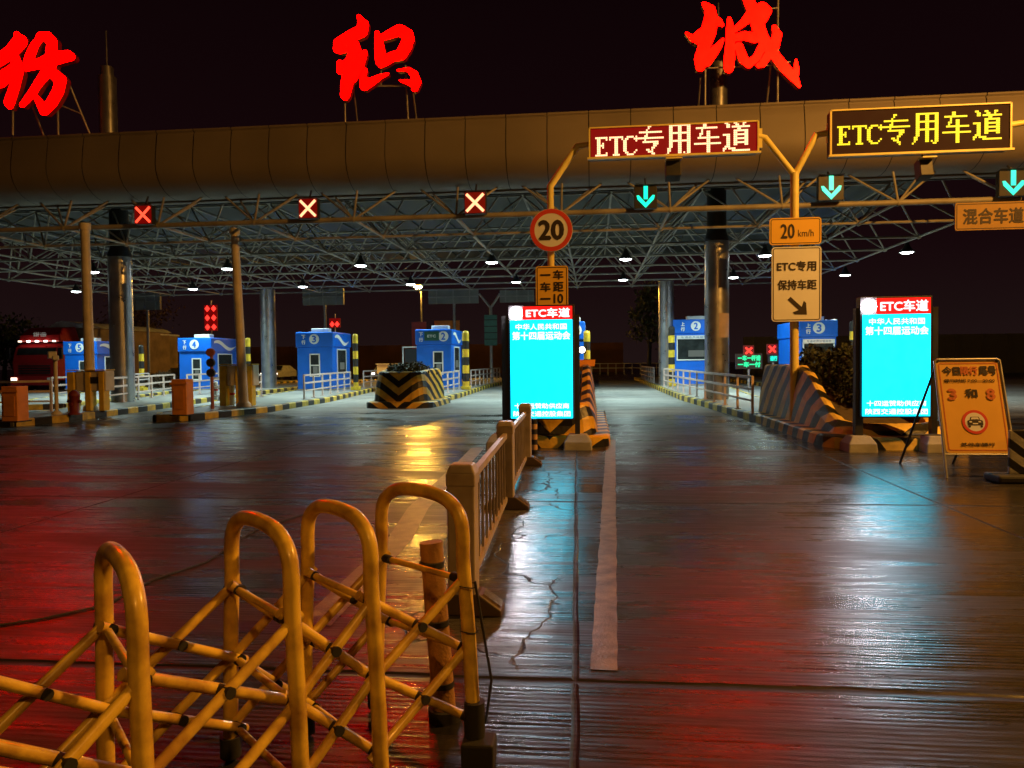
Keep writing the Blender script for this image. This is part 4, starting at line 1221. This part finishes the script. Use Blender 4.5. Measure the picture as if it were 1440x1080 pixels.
for s in (-1, 1):
    top = cN + XA * (s * (w / 2 - .03)) + az * (h / 2)
    mb.path([top, (top.x - .1, top.y + 1.0, 0.0)], .018, 8)
mb.tube((cN.x - w / 2 - .03, top.y + .7, top.z * .3), (cN.x + w / 2 - .1, top.y + .7, top.z * .3), .012, 8)
mb.build('rear_frame', M_darkm, e)
t = MB(); ft = cN + nb * .006
T = lambda s_, x, z, ww, hh, mi, bo=.004: text(t, s_, ft + XA * (x * w) + az * (z * h), ww * w, hh * h, XA, az, mi, bo)
T('今日', -.27, .39, .26, .09, 0, .006); T('限行', 0.01, .39, .26, .09, 1, .006); T('尾号', .3, .39, .26, .09, 0, .006)
T('限行时间 7:00—20:00', 0, .28, .78, .035, 0, .002)
T('3', -.3, .13, .12, .11, 1, .01); T('和', 0, .14, .18, .09, 0, .006); T('8', .3, .13, .12, .11, 1, .01)
T('其他车辆行', 0, -.41, .52, .035, 0, .002)
t.build('lettering', [M_signblk, M_fadered], e)
mb = MB(); o_ = ft + az * (-.17 * h); disc(mb, o_, .2 * w, .003, 28, 0, XA, az, r_in=.155 * w); mb.build('red_ring', M_signred, e)
mb = MB(); disc(mb, o_, .155 * w, .003, 28, 0, XA, az); mb.build('white_disc', M_signw, e)
mb = MB(); o2 = o_ + nb * .003; s = w * .1
def pg(pts, mi=0): mb.add([o2 + XA * p[0] * s + az * p[1] * s for p in pts], [tuple(range(len(pts)))], mi)
pg([(-1.2, -.55), (1.2, -.55), (1.2, .15), (.95, .3), (-.95, .3), (-1.2, .15)]); pg([(-.8, .36), (.8, .36), (.62, .85), (-.62, .85)])
pg([(-1.1, -.9), (-.75, -.9), (-.75, -.58), (-1.1, -.58)]); pg([(.75, -.9), (1.1, -.9), (1.1, -.58), (.75, -.58)])
mb.build('car_symbol', M_signblk, e)
mb = MB(); o3 = o2 + nb * .002
for a in ((-.68, .42, .56, .78), (-.9, -.1, -.5, .12), (.5, -.1, .9, .12), (-.4, -.4, .4, -.2)):
    x0_, z0_, x1_, z1_ = a
    if a[0] == -.68: P4 = [(-.62, .42), (.62, .42), (.5, .76), (-.5, .76)]
    else: P4 = [(x0_, z0_), (x1_, z0_), (x1_, z1_), (x0_, z1_)]
    mb.add([o3 + XA * p[0] * s + az * p[1] * s for p in P4], [(0, 1, 2, 3)])
mb.build('car_symbol_glass', M_signw, e)

# black and white striped board at the right edge
xS = atX(1436, 10.2); mS = chevron_mat('white hazard stripes', 1.0, 0.75, 0, .24, (.55, .55, .52), (.02, .02, .02), .02)
e = thing('hazard_board', (xS - .2, 10.2, 0), 'black and white striped board on a black base at the right edge', 'hazard board')
mb = MB(); mb.box((xS + .25, 10.2, .38), (.78, .05, .56)); mb.build('panel', mS, e, bevel=.01)
mb = MB(); mb.box((xS + .2, 10.2, .05), (1.1, .4, .1)); mb.build('base', M_rubber, e, bevel=.03)

# ================================================================== GUARD FENCE IN THE FOREGROUND
FP = [(-.835, 4.72), (-.955, 8.1), (-1.05, 11.5)]
tn = ['nearest', 'middle', 'farthest']
fe = thing('guard_fence', (-.95, 8.1, 0), 'grey-brown guard fence with square posts leading to the left screen', 'fence')
for i, (x, y) in enumerate(FP):
    mb = MB(); ww = .175
    mb.box((x, y, .42), (ww, ww, .82)); mb.box((x, y, .86), (ww + .012, ww + .012, .09))
    v = [(x + sx_ * ww / 2 * k, y + sy * ww / 2 * k, z) for z, k in ((.905, 1.06), (.955, .8)) for sx_, sy in ((-1, -1), (1, -1), (1, 1), (-1, 1))]
    mb.add(v, [(4, 5, 6, 7)] + [(j, (j + 1) % 4, 4 + (j + 1) % 4, 4 + j) for j in range(4)])
    p = mb.build('post', M_fence, fe, bevel=.012)
    ft = MB(); vs = []
    for yy in (-.09, .09):
        vs += [(x - .24, y + yy, 0), (x + .25, y + yy, 0), (x + .25, y + yy, .04), (x + .11, y + yy, .14), (x - .11, y + yy, .14), (x - .24, y + yy, .04)]
    ft.add(vs, [(0, 1, 2, 3, 4, 5), (6, 11, 10, 9, 8, 7)] + [(j, 6 + j, 6 + (j + 1) % 6, (j + 1) % 6) for j in range(6)])
    fo = ft.build('foot_block', M_rubber if False else mat('brown rubber foot', (.09, .06, .04), .45), fe, bevel=.01)
    rf = MB()
    a_, b_3 = Vector((x + .24, y, .048)), Vector((x + .125, y, .13))
    d = (b_3 - a_).normalized(); nr = Vector((-d.z, 0, d.x)); nr = nr if nr.z > 0 else -nr
    rf.box((a_ + b_3) / 2 + nr * .006, ((b_3 - a_).length * .95, .12, .012), axes=(d, Vector((0, 1, 0)), d.cross(Vector((0, 1, 0)))))
    rf.build('reflector', mat('prismatic reflector', (.85, .65, .5), .1, .85, .5, 60), fo)
for i in range(2):
    a, b = Vector((*FP[i], 0)), Vector((*FP[i + 1], 0)); t = (b - a).normalized(); a2, b2 = a + t * .1, b - t * .1
    pn = MB()
    for z, hh in ((.80, .055), (.12, .05)):
        pn.box((a2 + b2) / 2 + ZA * z, ((b2 - a2).length, .045, hh), axes=(t, ZA.cross(t), ZA))
    pn.box((a2 + b2) / 2 + ZA * .885, ((b2 - a2).length, .05, .03), axes=(t, ZA.cross(t), ZA)) if False else None
    n = 11
    for k in range(n):
        q = a2 + (b2 - a2) * ((k + .5) / n)
        pn.box(q + ZA * .46, (.02, .02, .63), axes=(t, ZA.cross(t), ZA))
    pn.build('picket_panel', M_fence, fe)
# low striped delineator beyond the fence
x = atX(750.5, 12.3); e = thing('striped_delineator', (x, 12.3, 0), 'short white and black striped post at the far end of the guard fence', 'delineator')
mb = MB()
for k in range(7): mb.tube((x, 12.3, .06 + k * .085), (x, 12.3, .06 + (k + 1) * .085), .05, 12, k % 2, caps=(k == 6))
mb.build('post_body', [M_blk, mat('amber tape', (.6, .35, .12), .4)], e)
mb = MB(); mb.lathe((x, 12.3, 0), [(.17, 0), (.16, .04), (.05, .07)], 14); mb.build('base', M_rubber, e)

# ================================================================== EXPANDABLE BARRIER IN THE FOREGROUND
bar = thing('expanding_barrier', (-1.1, 2.6, 0), 'amber tubular expanding barrier with four hoops and scissor bars', 'barrier')
hoops = []
for pr_, yr_, pl_, yl_ in ((184, 1.95, 137, 2.36), (404, 2.45, 320, 2.82), (517, 2.68, 428, 3.03), (648, 2.98, 533, 3.3)):
    hoops.append(((atX(pr_, yr_), yr_), (atX(pl_, yl_), yl_), 0))
HC = []
for i, (rt, lf, sk) in enumerate(hoops):
    rt, lf = Vector((*rt, 0)), Vector((*lf, 0)); mid = (rt + lf) / 2; ax = (rt - lf).normalized(); half = (rt - lf).length / 2
    top = (1.015, 1.025, 1.03, 1.055)[i]; pts = []; fl = .055
    pts.append(mid + ax * (half + fl) + ZA * .06)
    pts.append(mid + ax * (half + fl * .5) + ZA * .5)
    hw = half - .0; rr = hw * .95; zc = top - rr * .62
    pts.append(mid + ax * (half) + ZA * (zc - .1))
    for k in range(9):
        a = math.pi * k / 8
        pts.append(mid + ax * (hw * math.copysign(abs(math.cos(a)) ** .75, math.cos(a))) + ZA * (zc + (top - zc) * math.sin(a) ** .8))
    pts.append(mid - ax * (half) + ZA * (zc - .1))
    pts.append(mid - ax * (half + fl * .5) + ZA * .5)
    pts.append(mid - ax * (half + fl) + ZA * .06)
    # resample with catmull-rom for smoothness
    sm = []
    for k in range(len(pts) - 1):
        p0, p1, p2, p3 = pts[max(0, k - 1)], pts[k], pts[k + 1], pts[min(len(pts) - 1, k + 2)]
        for s in range(4):
            t = s / 4
            sm.append(.5 * ((2 * p1) + (p2 - p0) * t + (2 * p0 - 5 * p1 + 4 * p2 - p3) * t * t + (3 * p1 - p0 - 3 * p2 + p3) * t ** 3))
    sm.append(pts[-1])
    mb = MB(); mb.path(sm, .029, 16)
    hp = mb.build('hoop', M_hoop, bar)
    for s in (1, -1):
        f = mid + ax * s * (half + fl)
        ft = MB(); ft.tube(f + ZA * .02, f + ZA * (.24 if i == 3 and s > 0 else .1), .042, 14); ft.tube(f + Vector((-.02, 0, .035)), f + Vector((.02, 0, .035)), .035, 12)
        if i == 3 and s > 0: ft.box(f + Vector((.02, -.02, .05)), (.13, .12, .1))
        ft.build('rubber_foot', M_rubber, hp, bevel=.01)
    HC.append((mid, ax, half))
# virtual neighbour hoop beyond the left picture edge (built too)
extra = (HC[0][0] + (HC[0][0] - HC[1][0]).normalized() * .42, HC[0][1], HC[0][2])
allH = [extra] + HC
def legp(hc, side, z):
    mid, ax, half = hc; return mid + ax * side * (half + .05 * (1 - z)) + ZA * z
def sbar(a, b, ext=0.035, w=.038):
    d = (b - a).normalized(); a2, b2 = a - d * ext, b + d * ext
    m_ = MB(); y_ = d.cross(ZA).normalized(); z_ = y_.cross(d)
    m_.path([a2, b2], w / 2, 10); return m_.build('scissor_bar', M_hoop, bar)
def pv(p, ax, l=.045):
    piv = MB(); piv.tube(p - ax * l, p + ax * l, .019, 10); piv.build('pivot_bolt', M_rubber, bar)
for k in range(len(allH) - 1):
    A_, B_ = allH[k], allH[k + 1]
    for side in (1, -1):
        for lv, (z0, z1) in enumerate(((.16, .44), (.44, .72))):
            offv = (A_[1] + B_[1]).normalized() * side * .0
            dn = (B_[0] - A_[0]).normalized(); sn = Vector((dn.y, -dn.x, 0)) * .022 * side
            p0, p1 = legp(A_, side * .86, z0), legp(B_, side * .86, z1)
            q0, q1 = legp(A_, side * .86, z1), legp(B_, side * .86, z0)
            sbar(p0 + sn, p1 + sn); sbar(q0 - sn, q1 - sn)
            for p in (p0, p1, q0, q1, (p0 + p1) / 2): pv(p, sn.normalized())
for hc in allH[1:]:
    for z in (.16, .44, .72):
        mb = MB(); mb.tube(legp(hc, .93, z), legp(hc, -.93, z), .014, 8); mb.build('cross_tie', M_hoop, bar)
# far left hoop legs (its bars reach the picture)
mb = MB(); mid, ax, half = extra
mb.path([mid + ax * half + ZA * .03, mid + ax * half + ZA * .75, mid + ax * half * .8 + ZA * 1.0, mid + ZA * 1.07, mid - ax * half * .8 + ZA * 1.0, mid - ax * half + ZA * .75, mid - ax * half + ZA * .03], .0325, 14); 
# wires wrapped on the rightmost hoop
rt = HC[3]
wr = MB(); P = lambda z: rt[0] + rt[1] * (rt[2] + .055 * (1 - z * .9)) + ZA * z
for z in (.70, .52): 
    c = P(z) - rt[1] * .0; wr.path([c + Vector((.036 * math.cos(t * .7), .036 * math.sin(t * .7), .004 * math.sin(t * 1.3))) for t in range(10)], .0025, 5)
wr.path([P(.72) + Vector((.035, -.01, 0)), P(.5) + Vector((.06, .0, 0)), P(.32) + Vector((.08, .01, 0)), P(.15) + Vector((.05, 0, 0))], .006, 6)
wr.build('tie_wire', M_rubber, bar)
# leaning post behind last hoop
g = G(626, 1010); top = at(606, 762, g.y + .02)
e = thing('timber_post', (g.x, g.y, 0), 'short rusty orange post bound with black straps behind the last hoop', 'post')
mb = MB(); mb.tube((g.x, g.y, 0), (top.x, g.y + .02, top.z), .052, 16); mb.build('body', mat('rusty orange post', (.42, .22, .06), .6, 0, .35, 12, .3), e)
mb = MB()
for q in (.2, .55, .88):
    a = Vector((g.x, g.y, 0)).lerp(Vector((top.x, g.y, top.z)), q); mb.tube(a - ZA * .012, a + ZA * .012, .056, 16)
mb.build('strap', M_rubber, e)
mb = MB(); mb.tube((g.x, g.y, 0), (g.x, g.y, .05), .075, 16); mb.build('rubber_ring', M_rubber, e)
e['label'] = 'short rusty orange post bound with black straps behind the last hoop'
# cable on the ground
mb = MB(); cpts = [(-40, 885), (60, 870), (150, 850), (215, 815), (290, 790), (360, 745), (430, 722)]
mb.path([G(a, b, .008) for a, b in cpts], .007, 8); tag(mb.build('ground_cable', M_rubber), 'black cable lying across the wet road behind the hoops', 'cable')

# ================================================================== BACKGROUND
# cross fence at the far end of the lane
railing((-.2, 88), (9, 88), 'low white fence closing the far end of the open lane', z0=0, h=1.25, n=10, rails=(1.22, .7), m_=M_white)
# perimeter wall
mb = MB(); mb.box((-26, 104, 2.0), (60, .3, 4.0)); 
for k in range(30): mb.box((-55 + k * 2, 103.8, 2.0), (.25, .12, 4.05))
tag(mb.build('perimeter_wall', M_brownwall), 'long brown wall far behind the booths', 'wall')
mb = MB(); mb.box((45, 78, 1.9), (60, .3, 3.8))
for k in range(26): mb.box((16 + k * 2.4, 77.8, 1.9), (.2, .14, 3.85))
tag(mb.build('slatted_wall', mat('dark slats', (.08, .085, .08), .7)), 'dark slatted wall far off at the right behind the notice board', 'wall')

# red truck at the left
def truck(px, Y, label, w=2.6, h=3.5):
    x = atX(px, Y); e = thing('red_truck', (x, Y + 3, 0), label, 'truck')
    cb = MB(); pr = [(-.0, .55), (-.12, 1.5), (.15, 2.35), (.55, 2.55), (1.9, 2.6), (1.9, .55)]
    vs = [(x + s * w / 2, Y + p[0], p[1]) for s in (-1, 1) for p in pr]; n = len(pr)
    cb.add(vs, [tuple(range(n)), tuple(range(n, 2 * n))[::-1]] + [(j, n + j, n + (j + 1) % n, (j + 1) % n) for j in range(n)]); cb.build('cab', M_red, e, bevel=.06)
    ws = MB(); ws.add([(x - w * .45, Y - .1, 1.55), (x + w * .45, Y - .1, 1.55), (x + w * .42, Y + .13, 2.3), (x - w * .42, Y + .13, 2.3)], [(0, 1, 2, 3)]); ws.build('windscreen', M_glass, e)
    fr = MB(); pr = [(.25, 2.62), (.35, 3.0), (.8, 3.4), (1.9, 3.5), (1.9, 2.62)]
    vs = [(x + s * w * k / 2, Y + p[0], p[1]) for s in (-1, 1) for p, k in zip(pr, (.95, .9, .75, .75, .95))]; n = 5
    fr.add(vs, [tuple(range(n)), tuple(range(n, 2 * n))[::-1]] + [(j, n + j, n + (j + 1) % n, (j + 1) % n) for j in range(n)]); fr.build('roof_fairing', M_red, e, bevel=.08)
    t = MB(); text(t, '货运', (x, Y + .33, 3.0), .8, .3, bold=.012); t.build('fairing_lettering', M_white, e)
    for k in range(5):
        l = MB(); l.box((x - w * .38 + k * w * .19, Y + .12, 2.66), (.16, .08, .08)); l.build('roof_lamp', M_head if k in (1, 2, 3) else glow('dim lamp', (1, .8, .6), 3), e)
    bm_ = MB(); bm_.box((x, Y - .15, .55), (w, .3, .5)); bm_.build('bumper', M_red, e, bevel=.05)
    gr = MB()
    for k in range(4): gr.box((x, Y - .14, .95 + k * .13), (w * .7, .06, .06))
    gr.build('grille', M_darkm, e)
    for s in (-1, 1):
        l = MB(); l.box((x + s * w * .4, Y - .32, .62), (.34, .05, .2)); l.build('headlight', glow('dim lamp', (1, .8, .6), 3) if s < 0 else M_white, e, bevel=.02)
        l = MB(); l.box((x + s * (w / 2 + .2), Y - .1, 2.0), (.22, .12, .6)); l.tube((x + s * w / 2, Y, 2.25), (x + s * (w / 2 + .2), Y - .1, 2.25), .025, 6); l.build('mirror', M_black, e, bevel=.02)
        for yy in (1.0, 6.5, 8.0):
            l = MB(); l.tube((x + s * (w / 2 - .3), Y + yy, .5), (x + s * w / 2, Y + yy, .5), .5, 20); l.build('wheel', M_rubber, e)
    c = MB(); c.box((x + .25, Y + 6.2, 2.1), (w + .1, 8, 2.7)); c.build('cargo_body', mat('cargo panel', (.3, .2, .12), .6, 0, .4, 1.5), e, bevel=.05)
    tp = MB(); nn = 10
    vs = []
    for yy in (2.1, 10.3):
        for k in range(nn + 1):
            u_ = k / nn; vs.append((x + .25 + (u_ - .5) * (w + .3), Y + yy, 3.45 + .38 * math.sin(math.pi * u_) + .05 * math.sin(k * 5)))
    tp.add(vs, [(k, k + 1, nn + 2 + k, nn + 1 + k) for k in range(nn)]); tp.add([vs[k] for k in range(nn + 1)], [tuple(range(nn + 1))]); tp.build('tarpaulin', M_tarp, e)
    e.scale = (1.2, 1.2, 1.2)
truck(60, 45.5, 'red truck with roof lamps at the far left, left of the booth numbered 5')
# long covered trailer behind the left column
mb_e = thing('covered_trailer', (-25.5, 58, 0), 'trailer under a pale tarpaulin seen around the left front column', 'trailer')
xa, xb = atX(104, 56), atX(226, 56)
mb = MB(); mb.box(((xa + xb) / 2, 57.3, 2.6), (xb - xa, 2.5, 2.6)); mb.build('cargo_body', mat('cargo cloth', (.32, .22, .12), .7, 0, .5, .9, .4), mb_e, bevel=.1)
mb = MB(); mb.box(((xa + xb) / 2, 57.2, 3.97), (xb - xa + .3, 2.8, .14)); mb.build('tarpaulin', M_tarp, mb_e, bevel=.05)
for k in range(4):
    mb = MB(); mb.tube((xa + .8 + k * (xb - xa - 1.6) / 3, 56.05, .5), (xa + .8 + k * (xb - xa - 1.6) / 3, 56.4, .5), .5, 18); mb.build('wheel', M_rubber, mb_e)
mb = MB(); mb.box(((xa + xb) / 2, 57.3, 1.15), (xb - xa, 2.2, .25)); mb.build('chassis', M_darkm, mb_e)

# second gantry boards behind (backs of boards)
def back_board(p0, p1, t0, t1, Y, label, pole=True, m_=None):
    x0, x1 = atX(p0, Y), atX(p1, Y); z0, z1 = zat((p0 + p1) / 2, t1, Y), zat((p0 + p1) / 2, t0, Y); cx = (x0 + x1) / 2
    e = thing('board_seen_from_behind', (cx, Y, 0), label, 'board', 'grey boards seen from behind, beyond the canopy')
    mb = MB(); mb.box((cx, Y, (z0 + z1) / 2), (x1 - x0, .2, z1 - z0)); mb.build('back_panel', m_ or mat('grey board back', (.3, .32, .3), .6, 0, .2, 1), e)
    rb = MB()
    for k in (-.5, 0, .5): rb.box((cx + k * (x1 - x0) * .66, Y - .13, (z0 + z1) / 2), (.07, .06, z1 - z0))
    rb.box((cx, Y - .15, (z0 + z1) / 2), (x1 - x0, .05, .07)); rb.build('rib', M_galv, e)
    if pole:
        pm = MB(); pm.tube((cx, Y + .2, 0), (cx, Y + .2, z1), .1, 10); pm.build('pole', M_galv, e)
back_board(186, 228, 412, 436, 50, 'grey board back just right of the left front column')
back_board(428, 485, 406, 429, 50, 'grey board back between the second and third red crosses, beyond the roof')
back_board(604, 674, 408, 427, 50, 'long grey board back right of the yellow street lamp')
back_board(704, 752, 408, 425, 50, 'grey board back left of the yellow characters plate', pole=False)
# green-topped sign with forked pole
Yg = 50; e = thing('forked_sign_pole', (atX(690, Yg), Yg, 0), 'far forked pole with a green grid plate left of the left screen', 'sign pole')
x = atX(691, Yg); mb = MB(); zk = zat(691, 433, Yg)
mb.tube((x, Yg, 0), (x, Yg, zk), .11, 10); mb.path([(x, Yg, zk), (atX(675, Yg), Yg, zat(675, 413, Yg))], .08, 8); mb.path([(x, Yg, zk), (atX(704, Yg), Yg, zat(704, 413, Yg))], .08, 8); mb.build('pole', M_galv, e)
mb = MB(); mb.box((x, Yg - .15, (zat(691, 486, Yg) + zat(691, 443, Yg)) / 2), ((700 - 682) * Yg / F, .05, zat(691, 443, Yg) - zat(691, 486, Yg))); mb.build('plate', mat('green grey plate', (.1, .3, .25), .5), e)
mb = MB()
for k in range(4): mb.box((x, Yg - .19, zat(691, 450 + k * 9, Yg)), (.86, .03, .05))
mb.build('rib', M_darkm, e)

# sodium street lamps
def street_lamp(x, y, h, armdx, label, energy, lx=0, head_dy=0.0, lens=None):
    e = thing('street_lamp', (x, y, 0), label, 'street lamp', 'sodium street lamps')
    mb = MB(); mb.path([(x, y, 0), (x, y, h - .9), (x + armdx * .3, y + head_dy * .3, h - .25), (x + armdx, y + head_dy, h)], [.1, .07, .05, .04], 10); mb.build('pole', M_galv, e)
    hd = MB(); hd.box((x + armdx, y + head_dy, h + .05), (.5, .3, .14)); hd.build('lamp_head', M_darkm, e, bevel=.04)
    ln = MB(); q_ = 2.0 if lens else 1.0; ln.lathe((x + armdx, y + head_dy, h - .1), [(.16 * q_, .08), (.16 * q_, .03), (.1 * q_, -.05 * q_ * 1.6), (0, -.08 * q_ * 1.6)], 14); ln.build('lens', lens or M_lens_o, e)
    ld = bpy.data.lights.new('sodium', 'POINT'); ld.energy = energy; ld.color = (1.0, 0.43, 0.07); ld.shadow_soft_size = .16
    lo = bpy.data.objects.new('sodium_light', ld); COL.objects.link(lo); lo.location = (x + armdx, y + head_dy, h - .3)
    return e
lY = 62; lx = atX(594, lY)
street_lamp(lx, lY, zat(590, 402, lY), atX(589, lY) - lx, 'sodium street lamp glowing yellow beyond the roof, above booth 2', 900, lens=glow('far sodium lens', (1.0, 0.5, 0.06), 1500))
street_lamp(15.0, 9.0, 11.4, -2.2, 'sodium street lamp standing beside the road at right', 10500)
street_lamp(1.5, -4.5, 7.6, 1.2, 'sodium street lamp standing behind the viewpoint', 850)

# red lantern strings above booths
def lantern_string(px0, px1, py0, py1, Y, rows_, label):
    x0, x1 = atX(px0, Y), atX(px1, Y); z0, z1 = zat(px0, py1, Y), zat(px0, py0, Y)
    e = thing('red_light_mast', ((x0 + x1) / 2, Y, 0), label, 'red lights')
    mb = MB(); mb.tube(((x0 + x1) / 2, Y + .1, 0), ((x0 + x1) / 2, Y + .1, z1 + .6), .05, 8); mb.build('pole', M_galv, e)
    fr = MB(); fr.box(((x0 + x1) / 2, Y + .05, (z0 + z1) / 2), (x1 - x0 + .5, .05, z1 - z0 + .5)); fr.build('backing', M_xbg, e)
    for x in (x0, x1):
        for k in range(rows_):
            z = z0 + (z1 - z0) * (k / max(1, rows_ - 1)); l = MB()
            l.add([(x - .2, Y, z), (x, Y - .02, z - .24), (x + .2, Y, z), (x, Y - .02, z + .24)], [(0, 1, 2, 3)]); l.lathe((x, Y - .05, z - .1), [(.08, 0), (.1, .1), (.08, .2), (0, .22)], 10); l.build('lamp', M_redlight, e)
lantern_string(293, 302, 434, 460, 52, 3, 'double column of red lights above the booth numbered 4')
lantern_string(468, 475, 452, 456, 58, 1, 'pair of small red lights behind the booth numbered 3')
# red and orange illuminated cubicle behind booth 2
for (p0, p1, t0, t1, Y, nm, lb, mt) in ((580, 600, 453, 495, 52, 'roadside_hoarding', 'red panel peeking out left of the booth numbered 2', mat('red panel', (.6, .1, .1), .5)), (612, 647, 451, 478, 53, 'roadside_hoarding', 'orange panel peeking out above booth 2 at right', mat('orange panel', (.8, .32, .05), .5))):
    x0, x1 = atX(p0, Y), atX(p1, Y); z1, z0 = zat(p0, t0, Y), .0
    mb = MB(); mb.box(((x0 + x1) / 2, Y, (zat(p0, t1, Y) + z1) / 2), (x1 - x0, .1, z1 - zat(p0, t1, Y))); mb.box((x0 + .1, Y + .1, z1 / 2), (.1, .08, z1)); mb.box((x1 - .1, Y + .1, z1 / 2), (.1, .08, z1)); mb.box(((x0 + x1) / 2, Y - .07, z1 - .1), (x1 - x0, .04, .12))
    tag(mb.build(nm, mt), lb, 'hoarding')
# low far things behind the islands: parked cars with lamps
def parked_car(px, Y, label, lamp, col, grp='cars waiting beyond the booths'):
    x = atX(px, Y); e = thing('parked_car', (x, Y + 2, 0), label, 'car', grp)
    pr = [(0, .35), (0, .8), (.9, .95), (1.6, 1.42), (3.2, 1.42), (4.0, 1.0), (4.3, .9), (4.3, .35)]; n = len(pr)
    cb = MB(); vs = [(x + s * .88 * (.82 if p[1] > 1.3 else 1), Y + p[0], p[1]) for s in (-1, 1) for p in pr]
    cb.add(vs, [tuple(range(n)), tuple(range(n, 2 * n))[::-1]] + [(j, n + j, n + (j + 1) % n, (j + 1) % n) for j in range(n)]); cb.build('body', col, e, bevel=.06)
    ws = MB(); ws.add([(x - .76, Y + .93, 1.0), (x + .76, Y + .93, 1.0), (x + .68, Y + 1.52, 1.4), (x - .68, Y + 1.52, 1.4)], [(0, 1, 2, 3)]); ws.build('windscreen', M_glass, e)
    for s in (-1, 1):
        l = MB(); l.box((x + s * .66, Y - .02, .68), (.3, .06, .14)); l.build('headlight', lamp, e, bevel=.02)
        for yy in (.8, 3.4):
            l = MB(); l.tube((x + s * .62, Y + yy, .33), (x + s * .86, Y + yy, .33), .33, 18); l.build('wheel', M_rubber, e)
parked_car(535, 62, 'grey car with lit lamps behind the V-striped block', M_head, mat('grey car paint', (.2, .2, .21), .3, .5))
parked_car(212, 60, 'dark car with lit lamps between booths 5 and 4', M_head, mat('dark car paint', (.05, .05, .06), .3, .5))
parked_car(378, 66, 'white car with dim lamps behind the left back column', glow('dim lamp', (1, .8, .6), 3), mat('white car paint', (.6, .6, .6), .3, .2))
parked_car(725, 70, 'red car far away behind the left screen', glow('dim lamp', (1, .8, .6), 3), M_red)
# orange cones / box behind V block
mb = MB(); g = at(545, 525, 40); mb.box((g.x, 40, 1.25), (1.0, .6, .5)); mb.box((g.x, 40, .6), (.1, .5, .8)); mb.box((g.x, 40, 1.52), (1.1, .7, .04))
tag(mb.build('orange_box', M_org), 'orange box on a stand above the V-striped block', 'box')
# white door frame structure
x0 = atX(567, 44); e = thing('white_gate_frame', (x0 + 1, 44, 0), 'white tubular frame left of the booth numbered 2', 'frame')
mb = MB(); mb.path([(x0, 44, 0), (x0, 44, 2.5), (x0 + .9, 44, 2.5), (x0 + .9, 44, 0)], .05, 8); mb.build('frame_tube', M_white, e)
mb = MB(); mb.box((x0 + .48, 44.06, 1.25), (.76, .04, 2.3)); mb.build('dark_panel', M_black, e)

# trees
def tree(x, y, h, r_, n, label, m_, name='tree', grp='trees beyond the toll plaza', ls=.16):
    e = thing(name, (x, y, 0), label, 'tree', grp)
    tk = MB(); tk.path([(x, y, 0), (x + .1, y, h * .4), (x - .1, y, h * .75)], [.18, .13, .05], 8)
    cl = []
    for k in range(9):
        a = k * 2.4; z = h * (.45 + .5 * (k / 9)); rr_ = r_ * (.55 + .3 * math.sin(k * 1.7))
        tip = Vector((x + math.cos(a) * rr_, y + math.sin(a) * rr_, z)); tk.path([(x, y, z * .8), tip], [.06, .02], 6); cl.append(tip)
    cl.append(Vector((x, y, h * .92)))
    tk.build('trunk', M_trunk, e)
    cm = MB()
    for _ in range(n):
        c0 = random.choice(cl); p = c0 + Vector((random.gauss(0, r_ * .3), random.gauss(0, r_ * .3), random.gauss(0, r_ * .26)))
        u_ = Vector((random.gauss(0, 1), random.gauss(0, 1), random.gauss(0, 1))).normalized(); v_ = u_.cross(Vector((random.gauss(0, 1), random.gauss(0, 1), random.gauss(0, 1)))).normalized(); s = ls * random.uniform(.6, 1.3)
        cm.add([p - u_ * s, p + v_ * s * .5, p + u_ * s, p - v_ * s * .5], [(0, 1, 2, 3)])
    cm.build('crown', m_, e)
mleafy = mat('lamp lit leaf', (.10, .10, .03), .6, 0, .4, 2)
tree(atX(912, 56), 56, 7.2, 1.2, 1500, 'tree with lit leaves just left of the right back column', mleafy)
tree(atX(190, 66), 66, 7.5, 2.6, 2500, 'brownish tree behind the left front column', mat('red brown leaf', (.12, .07, .03), .6, 0, .4, 2))
tree(atX(5, 52), 52, 5, 1.8, 2000, 'leafy tree at the far left edge', M_leaf)
bush(atX(232, 44), 44, .2, .8, .8, 1.0, 900, .1, 'island_bush', 'reddish bush left of the booth numbered 4', mat('red brown leaf', (.12, .07, .03), .6))

# ================================================================== WORLD, LIGHT, RENDER
w = bpy.data.worlds.new('World'); SC.world = w; w.use_nodes = True
N, L = w.node_tree.nodes, w.node_tree.links
bg = N['Background']
tc = N.new('ShaderNodeTexCoord'); sp = N.new('ShaderNodeSeparateXYZ'); L.new(tc.outputs['Generated'], sp.inputs[0])
rp = N.new('ShaderNodeValToRGB'); L.new(sp.outputs['Z'], rp.inputs['Fac'])
rp.color_ramp.elements[0].position = 0.0; rp.color_ramp.elements[0].color = (.0125, .0062, .0060, 1)
rp.color_ramp.elements[1].position = 0.6; rp.color_ramp.elements[1].color = (.0022, .0004, .0008, 1)
m_ = rp.color_ramp.elements.new(.14); m_.color = (.0075, .0022, .0030, 1)
L.new(rp.outputs['Color'], bg.inputs['Color']); bg.inputs['Strength'].default_value = 1.0
SC.view_settings.view_transform = 'Standard'; SC.view_settings.look = 'None'; SC.view_settings.exposure = 0; SC.view_settings.gamma = 1
SC.cycles.use_denoising = True
SC.cycles.max_bounces = 6; SC.cycles.diffuse_bounces = 3; SC.cycles.glossy_bounces = 3
SC.cycles.sample_clamp_indirect = 3.0
SC.cycles.caustics_reflective = False; SC.cycles.caustics_refractive = False
